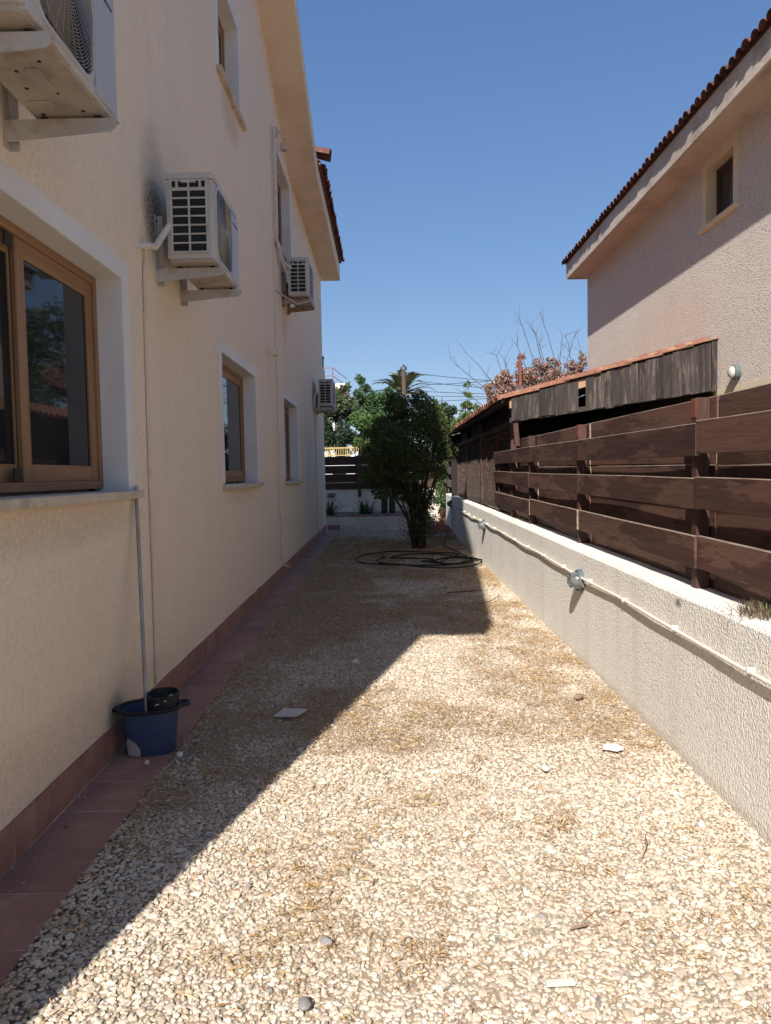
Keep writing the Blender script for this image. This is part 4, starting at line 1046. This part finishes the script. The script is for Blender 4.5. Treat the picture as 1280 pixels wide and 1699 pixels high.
for (u, v, rp) in cl:
    for _ in range(3):
        rr_ = rp * 14.3 / 1231; K.append((*px(u + q.uniform(-.5, .5) * rp, v + q.uniform(-.5, .5) * rp, 14.3 + q.uniform(-.6, .6)), rr_ * q.uniform(.55, .95)))
P = crown_points(K, 27000, 31, .15)
strag = np.array([(*px(u, v, 14.3 + q.uniform(-.2, .2)),) for u, v in [(q.gauss(697, 13), q.uniform(815, 893)) for _ in range(1500)]])
P = np.concatenate([P, strag])
V, F, C = leaves(P, .062, .46, leafcols(len(P), [(.068, .098, .028), (.088, .124, .033), (.055, .078, .027), (.110, .140, .040)], .3, 8), .2, 9, .15)
np_mesh('crown', V + np.array(TO), F, m_leaf, C, tree)

# ------------------------------------------------------------------ far end: planter, boundary wall and its fence
t = thing('planter_wall', 'low pale planter wall across the far end of the gravel', 'wall', (-1, 20.6, .1)); off = Vector((1, -20.6, -.1))
mb = MB(); mb.bbox(-3.4, .86, 20.5, 20.72, .02, .40, .01); mb.build('wall', m_plant, t, off)
x = -3.35
while x < .85:
    mb = MB(); mb.bbox(x, x + .105, 20.56, 20.70, .40, .43 + random.uniform(0, .05), .012); o = mb.build('edging_brick', m_brick, t, off); x += .112
mb = MB(); mb.box(-3.4, .86, 20.72, 23.9, .0, .38); structure(mb.build('planting_bed', m_bedsoil))
bw = thing('boundary_wall', 'off white boundary wall across the end of the alley under a dark fence', 'wall', (0, 24, .1)); off = Vector((0, -24, -.1))
mb = MB(); mb.bbox(-7, 7, 23.95, 24.2, -.1, 1.17, .012); mb.build('wall', m_farwb, bw, off)
f3 = thing('wooden_fence', 'dark board fence on the boundary wall across the end of the alley', 'fence', (0, 23.9, 1.2)); off = Vector((0, -23.9, -1.2))
for (xa, xb_) in ((-6.2, -3.5), (-3.5, -.86), (-.86, 1.9), (1.9, 4.6)):
    for (z0, z1) in ((1.12, 1.325), (1.333, 1.605), (1.618, 1.878), (1.888, 2.17)):
        mb = MB(); mb.bbox(xa + .004, xb_ - .004, 23.90 + random.uniform(-.004, .004), 23.922, z0, z1, .003); mb.build('board', m_boardx, f3, off)
for x in (-3.5, -.86, 1.9):
    mb = MB(); mb.bbox(x - .05, x + .05, 23.80, 23.895, .86, 2.19, .005); mb.build('post', m_post, f3, off)
mb = MB(); mb.bbox(-.83, -.62, 23.88, 23.90, 2.05, 2.20, .002); mb.build('board_end', m_reddish, f3, off)
t = thing('bulkhead_lamp', 'oval dark lamp on the off white wall at the end of the alley', 'lamp', (-1.78, 23.95, .93))
mb = MB(); mb.loft([[(a, -y, b_) for a, b_, _ in oval(.13 * s_, .075 * s_, 0, 20)] for y, s_ in ((0, 1), (.05, 1), (.07, .9))], True, True); mb.build('base', m_lampb, t, smooth=True)
mb = MB(); mb.loft([[(a, -y, b_) for a, b_, _ in oval(.10 * s_, .052 * s_, 0, 20)] for y, s_ in ((.07, 1), (.095, .85), (.11, .5))], True, True); mb.build('glass', m_lampg, t, smooth=True)
# two dark cactus columns and small plants in the bed
for (u, lab) in ((636, 'left of two dark columnar cacti in the planting bed'), (649, 'right of two dark columnar cacti in the planting bed')):
    bpt = px(u, 856, 22.5); h = .38
    mb = MB(); ns_ = 14
    mb.loft([[((.075 if k % 2 else .10) * s_ * math.cos(2 * math.pi * k / ns_), (.075 if k % 2 else .10) * s_ * math.sin(2 * math.pi * k / ns_), z) for k in range(ns_)] for z, s_ in ((0, .7), (.1, 1), (.4, 1), (.52, .75), (.56, .3))], True, True)
    tag(mb.build('cactus', M('cactus_skin', (.030, .036, .022), (.05, .055, .03), 20, .7), None, (bpt[0], 22.5, .36)), lab, 'cactus')
GREENS = [(.060, .095, .030), (.080, .120, .035), (.045, .070, .028)]
tuft('weed', 'spiky green weed in the planting bed before the boundary wall', 'weed', (px(604, 0, 22.3)[0], 22.3, .37), 90, .16, .55, GREENS, 5, .02, m_leaf)
tuft('weed', 'narrow weed at the far corner of the cream house', 'weed', (px(546, 0, 21.4)[0], 21.4, .37), 40, .08, .75, GREENS, 6, .02, m_leaf)

def shrub(name, label, cat, base, clusters, n, size, asp, cols, seed, trunk=True, shell=.05, var=.3, trunk_r=.05, branches=0):
    t = thing(name, label, cat, base); off = -Vector(base)
    q = random.Random(seed)
    if trunk:
        mb = MB()
        for c in clusters[:max(3, min(9, len(clusters)))]:
            b = Vector(base) + Vector((q.uniform(-.1, .1), q.uniform(-.1, .1), -.05)); e = Vector(c[:3]); m_ = b.lerp(e, .5) + Vector((q.uniform(-.1, .1), q.uniform(-.1, .1), .1))
            mb.tube([b, m_, e], [trunk_r, trunk_r * .6, trunk_r * .2], 6)
        mb.build('trunk', m_bark, t, off, smooth=True)
    P = crown_points(clusters, n, seed, shell)
    V, F, C = leaves(P, size, asp, leafcols(n, cols, var, seed + 1), .15, seed + 2, .1)
    np_mesh('crown', V + np.array(off), F, m_leaf, C, t); return t
def clus(spots, Y, seed, k=4, dy=.9, sub=.85):
    q = random.Random(seed); o = []
    for (u, v, rp) in spots:
        for _ in range(k):
            o.append((*px(u + q.uniform(-.8, .8) * rp, v + q.uniform(-.8, .8) * rp, Y + q.uniform(-dy, dy)), rp * Y / 1231 * sub * q.uniform(.6, 1.1)))
    return o
MID = [(.055, .100, .030), (.075, .125, .036), (.040, .075, .028), (.095, .135, .045)]
DK = [(.030, .055, .026), (.040, .070, .030), (.024, .042, .022)]
YG = [(.105, .150, .035), (.080, .125, .032), (.130, .160, .045)]
shrub('tree', 'bright green tree with an upright shoot rising behind the dark alley tree', 'tree', (-1.0, 33, 1.0),
      clus([(600, 632, 8), (604, 650, 10), (612, 668, 16), (632, 680, 20), (628, 655, 12), (642, 668, 14), (648, 652, 8), (596, 680, 12), (615, 700, 22), (640, 705, 20), (660, 690, 16)], 33, 41), 6500, .17, .5, [(.065, .125, .050), (.085, .15, .055), (.045, .09, .04)], 42)
shrub('tree', 'olive green tree in front of the white balcony', 'tree', (-2.6, 42, 1.0),
      clus([(570, 655, 12), (580, 668, 14), (560, 672, 14), (590, 690, 14), (552, 690, 14), (575, 640, 8), (545, 665, 12), (600, 672, 10)], 42, 43), 4200, .19, .5, [(.085, .110, .050), (.11, .13, .06), (.06, .085, .04)], 44)
shrub('hedge', 'dark evergreen hedge behind the yellow railing', 'hedge', (-3, 41.5, 1.0),
      clus([(548, 705, 16), (565, 715, 16), (580, 722, 14), (550, 728, 16), (570, 735, 12), (535, 715, 18), (590, 735, 12), (556, 692, 10)], 41.5, 45), 5200, .18, .55, DK, 46)
shrub('shrub', 'light green shrub beside the yellow railing, left of the dark alley tree', 'shrub', (-1.3, 31, 1.0),
      clus([(603, 705, 14), (608, 725, 14), (612, 745, 14), (598, 728, 10), (618, 695, 12)], 31, 47), 3200, .15, .55, [(.10, .17, .04), (.08, .14, .035)], 48)
shrub('tree', 'grey green tree behind the right side of the dark alley tree', 'tree', (2.7, 30, 1.0),
      clus([(730, 690, 12), (742, 684, 9), (720, 680, 10), (738, 705, 14), (752, 700, 10), (748, 722, 14), (722, 715, 14), (735, 742, 14), (755, 680, 6), (735, 676, 6)], 30, 49), 4800, .16, .4, [(.055, .085, .042), (.075, .105, .05), (.04, .065, .035)], 50)
shrub('shrub', 'sparse shrub with yellow green leaves above the shed roof', 'shrub', (2.75, 22.5, .3),
      clus([(775, 672, 8), (782, 688, 12), (770, 690, 12), (792, 682, 9), (778, 655, 5), (776, 640, 5), (765, 700, 10), (796, 695, 10)], 22.5, 51), 1500, .11, .5, YG, 52)
shrub('shrub', 'green shrub at the far end of the low garden wall', 'shrub', (1.62, 20.6, .2),
      clus([(733, 800, 12), (735, 785, 12), (738, 815, 14), (728, 830, 9), (740, 840, 12), (736, 770, 9)], 20.6, 53, dy=.35), 2200, .075, .5, [(.075, .125, .035), (.055, .095, .03)], 54)
shrub('shrub', 'reddish dry shrub below the green one at the end of the garden wall', 'shrub', (1.65, 20.2, .16),
      clus([(738, 858, 8), (742, 868, 8), (733, 850, 7)], 20.2, 55, dy=.25), 700, .06, .5, [(.20, .075, .05), (.14, .06, .04), (.09, .09, .04)], 56)
# fallen red leaves
q = np.random.default_rng(77); n = 1500
P = np.stack([q.uniform(.9, 1.6, n), 18.9 + q.normal(0, .75, n), np.zeros(n)], 1); P[:, 2] = gz(P[:, 1]) + q.uniform(.01, .07, n)
V, F, C = leaves(P, .07, .6, leafcols(n, [(.42, .10, .07), (.36, .15, .09), (.5, .28, .18)], .3, 5), .6, 6)
tag(np_mesh('fallen_leaves', V, F, m_leaf, C), 'red fallen leaves heaped at the far end of the garden wall', 'leaves', kind='stuff')

shrub('tree', 'tall dark tree behind the right house, seen mirrored in the big window pane', 'tree', (10.6, 30, .3),
      [(10.7 + q.uniform(-1.3, 2.2), 30 + q.uniform(-1.5, 1.5), q.uniform(1.2, 8.2), q.uniform(.7, 1.1)) for q in [random.Random(k) for k in range(80)]], 12000, .24, .5, DK + MID, 71)
# bougainvillea with bare shoots behind the shed
bg_t = thing('shrub', 'pink and russet shrub with long bare shoots rising behind the shed roof', 'shrub', (3.6, 18.6, .3)); off = -Vector((3.6, 18.6, .3))
mb = MB(); q = random.Random(12)
shoots = [((900, 660), (886, 600), (868, 540), (856, 520)), ((905, 655), (903, 600), (893, 560), (881, 535)), ((890, 655), (874, 610), (860, 575), (848, 562)), ((915, 650), (921, 600), (910, 560), (896, 520)),
          ((935, 645), (930, 600), (934, 560), (929, 545)), ((945, 640), (948, 600), (944, 570), (936, 555)), ((920, 650), (897, 590), (890, 560), (886, 550)), ((880, 660), (835, 625), (825, 590), (805, 585)),
          ((860, 670), (822, 640), (795, 605), (773, 586)), ((840, 675), (800, 640), (770, 615), (748, 598)), ((850, 670), (815, 655), (790, 640), (760, 632)), ((870, 665), (850, 640), (842, 610), (838, 590)),
          ((955, 640), (962, 610), (965, 585), (958, 560)), ((930, 650), (938, 610), (950, 575), (954, 556)), ((830, 680), (800, 672), (775, 650), (765, 655))]
for s_ in shoots:
    Y = 18.6 + q.uniform(-.8, .8); P_ = [Vector(px(u + q.uniform(-1, 1), v, Y + k * .1)) for k, (u, v) in enumerate(s_)]
    P_ = [Vector((3.6 + q.uniform(-.5, .5), 18.6, .3))] + P_
    mb.tube(P_, [.02, .012, .009, .007, .003], 5)
    for _ in range(5):
        k = q.randint(1, 3); a = P_[k].lerp(P_[k + 1] if k < 3 else P_[4], q.random()); e = a + Vector((q.uniform(-.3, .3), q.uniform(-.2, .2), q.uniform(.1, .45))); mb.tube([a, a.lerp(e, .5) + Vector((q.uniform(-.04, .04), 0, .02)), e], [.005, .004, .002], 4)
mb.build('trunk', m_twig, bg_t, off)
K = clus([(820, 660, 12), (835, 645, 14), (850, 652, 14), (862, 630, 14), (875, 645, 16), (890, 640, 14), (905, 640, 16), (925, 630, 14), (940, 628, 14), (955, 625, 12), (862, 608, 8), (866, 596, 5), (968, 602, 7), (965, 592, 5), (845, 625, 10), (910, 618, 12), (885, 620, 10), (945, 610, 8), (812, 645, 10), (828, 632, 10), (872, 618, 12), (898, 612, 10), (930, 612, 10), (958, 612, 10), (840, 640, 14), (915, 600, 6)], 18.6, 61, dy=.7)
P = crown_points(K, 15000, 62, .0)
V, F, C = leaves(P, .058, .6, leafcols(len(P), [(.36, .16, .15), (.28, .11, .10), (.46, .28, .26), (.22, .14, .08), (.15, .17, .06), (.46, .36, .31)], .35, 63), .1, 64)
np_mesh('crown', V + np.array(off), F, m_leaf, C, bg_t)
mb = MB(); a = px(864, 588, 17.9); mb.bbox(a[0] - .032, a[0] + .032, 17.87, 17.93, 2.0, a[2], .005); tag(mb.build('wooden_post', m_reddish), 'rusty upright post standing in the pink shrub', 'post')

# palm
pb = px(668, 655, 62)
palm = thing('palm_tree', 'feathery date palm behind the utility pole', 'palm', (pb[0], 62, 1.1)); off = -Vector((pb[0], 62, 1.1))
mb = MB(); mb.tube([(pb[0], 62, .9), (pb[0] + .05, 62, 4.5), (pb[0], 62, pb[2] - .1)], [.3, .24, .27], 10); mb.build('trunk', m_palmbark, palm, off)
q = random.Random(9)
for k in range(40):
    a = k * 2.399; el = q.uniform(.1, 1.4); Lf = q.uniform(2.3, 3.0); c = Vector((pb[0], 62, pb[2]))
    mb = MB(); P_ = []
    for j in range(9):
        u = j / 8; ang = el - u * u * 1.35
        step_ = Lf / 8
        P_.append(c.copy()); c = c + Vector((math.cos(a) * math.cos(ang), math.sin(a) * math.cos(ang), math.sin(ang))) * step_
    mb.tube(P_, [.035 - .003 * j for j in range(9)], 4)
    for j in range(1, 9):
        for s_ in (-1, 1):
            for h in (0, .25, .5, .75):
                p = P_[j].lerp(P_[min(j + 1, 8)], h); dirn = (P_[j] - P_[j - 1]).normalized(); side = dirn.cross(Vector((0, 0, 1))).normalized() * s_
                l = .62 * (1 - .5 * abs(j - 4) / 5); tip = p + (side * .75 + dirn * .6 + Vector((0, 0, -.15))) * l; w = dirn * .06
                mb.add([p - w, p + w, tip], [(0, 1, 2)])
    mb.build('frond', M('palm_leaf_%d' % (k % 3), ((.10, .125, .05), (.075, .10, .038), (.125, .135, .06))[k % 3], None, rough=.6) if k < 3 else bpy.data.materials['palm_leaf_%d' % (k % 3)], palm, off)

# utility pole and lines
a = px(672, 606, 46)
pole = thing('utility_pole', 'brown wooden utility pole with dark fittings at its top, before the palm', 'pole', (a[0], 46, 1)); off = -Vector((a[0], 46, 1))
mb = MB(); mb.tube([(a[0] + .05, 46, .9), (a[0], 46, a[2] - .3)], [.17, .12], 10); mb.build('shaft', m_pole, pole, off)
mb = MB()
for (x, z) in ((-.14, -.15), (.13, -.1), (0, .0), (-.16, -.45), (.15, -.5)): mb.tube([(a[0] + x, 46, a[2] + z - .16), (a[0] + x, 46, a[2] + z)], [.07, .05], 7)
mb.box(a[0] - .22, a[0] + .22, 45.95, 46.05, a[2] - .34, a[2] - .27); mb.box(a[0] - .2, a[0] + .2, 45.95, 46.05, a[2] - .7, a[2] - .63); mb.build('fittings', m_metal, pole, off)
LINES = ['power line from the very top of the pole, rising most to the right', 'second power line below the top of the pole, sagging to the right', 'middle power line running right from the pole, nearly level', 'power line running right just below the middle one, nearly level', 'lowest power line running right from the pole over the shed roof', 'slack power line rising steeply to the right behind the bare shoots']
for k, (v0, v1, u1, vm) in enumerate(((618, 640, 980, 8), (630, 652, 980, 9), (648, 655, 990, 6), (656, 658, 990, 4), (668, 646, 990, 6), (640, 610, 990, 12))):
    p0 = Vector(px(672, v0, 46)); p1 = Vector(px(u1, v1, 40))
    P_ = [p0.lerp(p1, j / 14) - Vector((0, 0, (vm * 44 / 1231) * 4 * (j / 14) * (1 - j / 14) * .5)) for j in range(15)]
    mb = MB(); mb.tube(P_, .016, 4); tag(mb.build('power_line', m_metal), LINES[k], 'power line', 'power lines strung from the utility pole')
for (v0, v1, lb) in ((650, 668, 'lower thin power line running left from the pole behind the cream house'), (640, 655, 'upper thin power line running left from the pole behind the cream house')):
    p0 = Vector(px(672, v0, 46)); p1 = Vector(px(520, v1, 52)); mb = MB(); mb.tube([p0.lerp(p1, j / 10) - Vector((0, 0, .8 * (j / 10) * (1 - j / 10))) for j in range(11)], .014, 4)
    tag(mb.build('power_line', m_metal), lb, 'power line', 'power lines strung left of the pole')

# yellow railing on a kerb wall beyond the street
rl = thing('railing', 'yellow painted metal railing beyond the street', 'railing', (-4, 39, 1.9)); off = -Vector((-4, 39, 1.9))
zt, zb_ = px(560, 742, 39)[2], px(560, 757, 39)[2]
mb = MB(); mb.bbox(-9, 1.6, 38.9, 39.1, .5, zb_ - .02, .01); mb.build('kerb_wall', m_farw, rl, off)
mb = MB(); mb.bbox(-9, 1.6, 38.97, 39.03, zt - .07, zt, .008); mb.bbox(-9, 1.6, 38.97, 39.03, zb_ + .03, zb_ + .08, .008); mb.build('rail', m_yrail, rl, off)
x = -8.9; first = None
while x < 1.6:
    if first is None:
        mb = MB(); mb.box(-.014, .014, -.014, .014, 0, zt - zb_ - .08); first = o = mb.build('baluster', m_yrail, rl)
    else: o = link('baluster', first.data, rl)
    o.location = Vector((x, 39, zb_ + .06)) + off; x += .115
# white car on the street: only its roof and back show over the fence
cb_ = px(592, 0, 33.5)
car = thing('car', 'white car parked on the street behind the end fence, only its roof showing', 'car', (cb_[0] + .55, 33.5, 1.25)); 
def carsec(x, w, z0, z1): return [(x, -w, z0), (x, w, z0), (x, w * .93, z1), (x, -w * .93, z1)]
mb = MB(); mb.loft([[(x, s * w, z) for s, w, z in ((-1, w, .32), (1, w, .32), (1, w, .75), (1, w * .93, zt_), (-1, w * .93, zt_), (-1, w, .75))] for x, w, zt_ in ((-2.05, .72, .78), (-1.98, .8, .92), (-.95, .84, .98), (2.0, .84, .98), (2.08, .75, .8))], True, True); mb.build('body', m_car, car, smooth=True)
mb = MB(); mb.loft([[(x, s * w, z) for s, w, z in ((-1, .80, .97), (1, .80, .97), (1, wt, zt_), (-1, wt, zt_))] for x, wt, zt_ in ((-1.05, .78, .99), (-.35, .66, 1.42), (.3, .64, 1.49), (1.2, .64, 1.46), (1.95, .74, 1.0))], True, True); mb.build('roof', m_car, car, smooth=True)
mb = MB()
for s in (-1, 1): mb.loft([[(-.75, s * .785, 1.03), (-.3, s * .725, 1.33), (1.15, s * .72, 1.36), (1.6, s * .775, 1.04)], [(-.75, s * .80, 1.03), (-.3, s * .74, 1.33), (1.15, s * .735, 1.36), (1.6, s * .79, 1.04)]], True, True)
mb.build('side_windows', m_glass, car)
for x in (-1.3, 1.3):
    for s in (-1, 1):
        mb = MB(); mb.tube([(x, s * .66, .31), (x, s * .85, .31)], .31, 18); mb.build('wheel', m_black, car)

# far house with a white balcony
hx = px(576, 0, 54)[0]
fh = thing('house', 'distant pale house with a white roof terrace and thin railing, far left', 'house', (hx - 5, 56, 1)); off = -Vector((hx - 5, 56, 1))
zs1 = px(560, 638, 54)[2]; zs0 = px(560, 647, 54)[2]
mb = MB(); mb.bbox(hx - 10, hx - .9, 54.8, 63, .8, zs0, .02); mb.build('wall', m_farw, fh, off)
mb = MB(); mb.bbox(hx - 10, hx, 53.6, 63, zs0, zs1, .02); mb.build('terrace', m_farw, fh, off)
mb = MB(); mb.bbox(hx - 10, hx - 1, 53.9, 54.8, zs0 - .5, zs0 - .01, .02); mb.build('lintel', m_sill, fh, off)
ztr = px(560, 612, 54)[2]
mb = MB()
for z in (ztr, (ztr + zs1) / 2, zs1 + .15): mb.tube([(hx - 10, 53.8, z), (hx - .9, 53.8, z)], .03, 5); mb.tube([(hx - .9, 53.8, z), (hx - .2, 60, z)], .03, 5)
for x in (hx - 9, hx - 7, hx - 5, hx - 3, hx - .9): mb.tube([(x, 53.8, zs1), (x, 53.8, ztr)], .035, 5)
mb.build('railing', m_rrail, fh, off)
mb = MB(); mb.box(hx - 6, hx - 1.4, 54.74, 54.8, px(560, 712, 54)[2], px(560, 700, 54)[2]); mb.build('lower_wall', m_redwall, fh, off)
for k in range(3):
    mb = MB(); mb.bbox(hx - 3.2 - k * 2.2, hx - 2 - k * 2.2, 54.76, 54.8, 4.2, 5.6, .01); mb.build('window', m_glass, fh, off)
# tree line that closes the horizon
q = random.Random(99); K = []
for k in range(70): K.append((q.uniform(-60, 60), q.uniform(95, 130), q.uniform(1.5, 4.0), q.uniform(1.8, 3.4)))
P = crown_points(K, 9000, 100, .3); V, F, C = leaves(P, .7, .6, leafcols(9000, DK + MID, .3, 101), .2, 102)
tag(np_mesh('far_trees', V, F, m_leaf, C), 'low band of distant trees along the horizon', 'trees', kind='stuff')
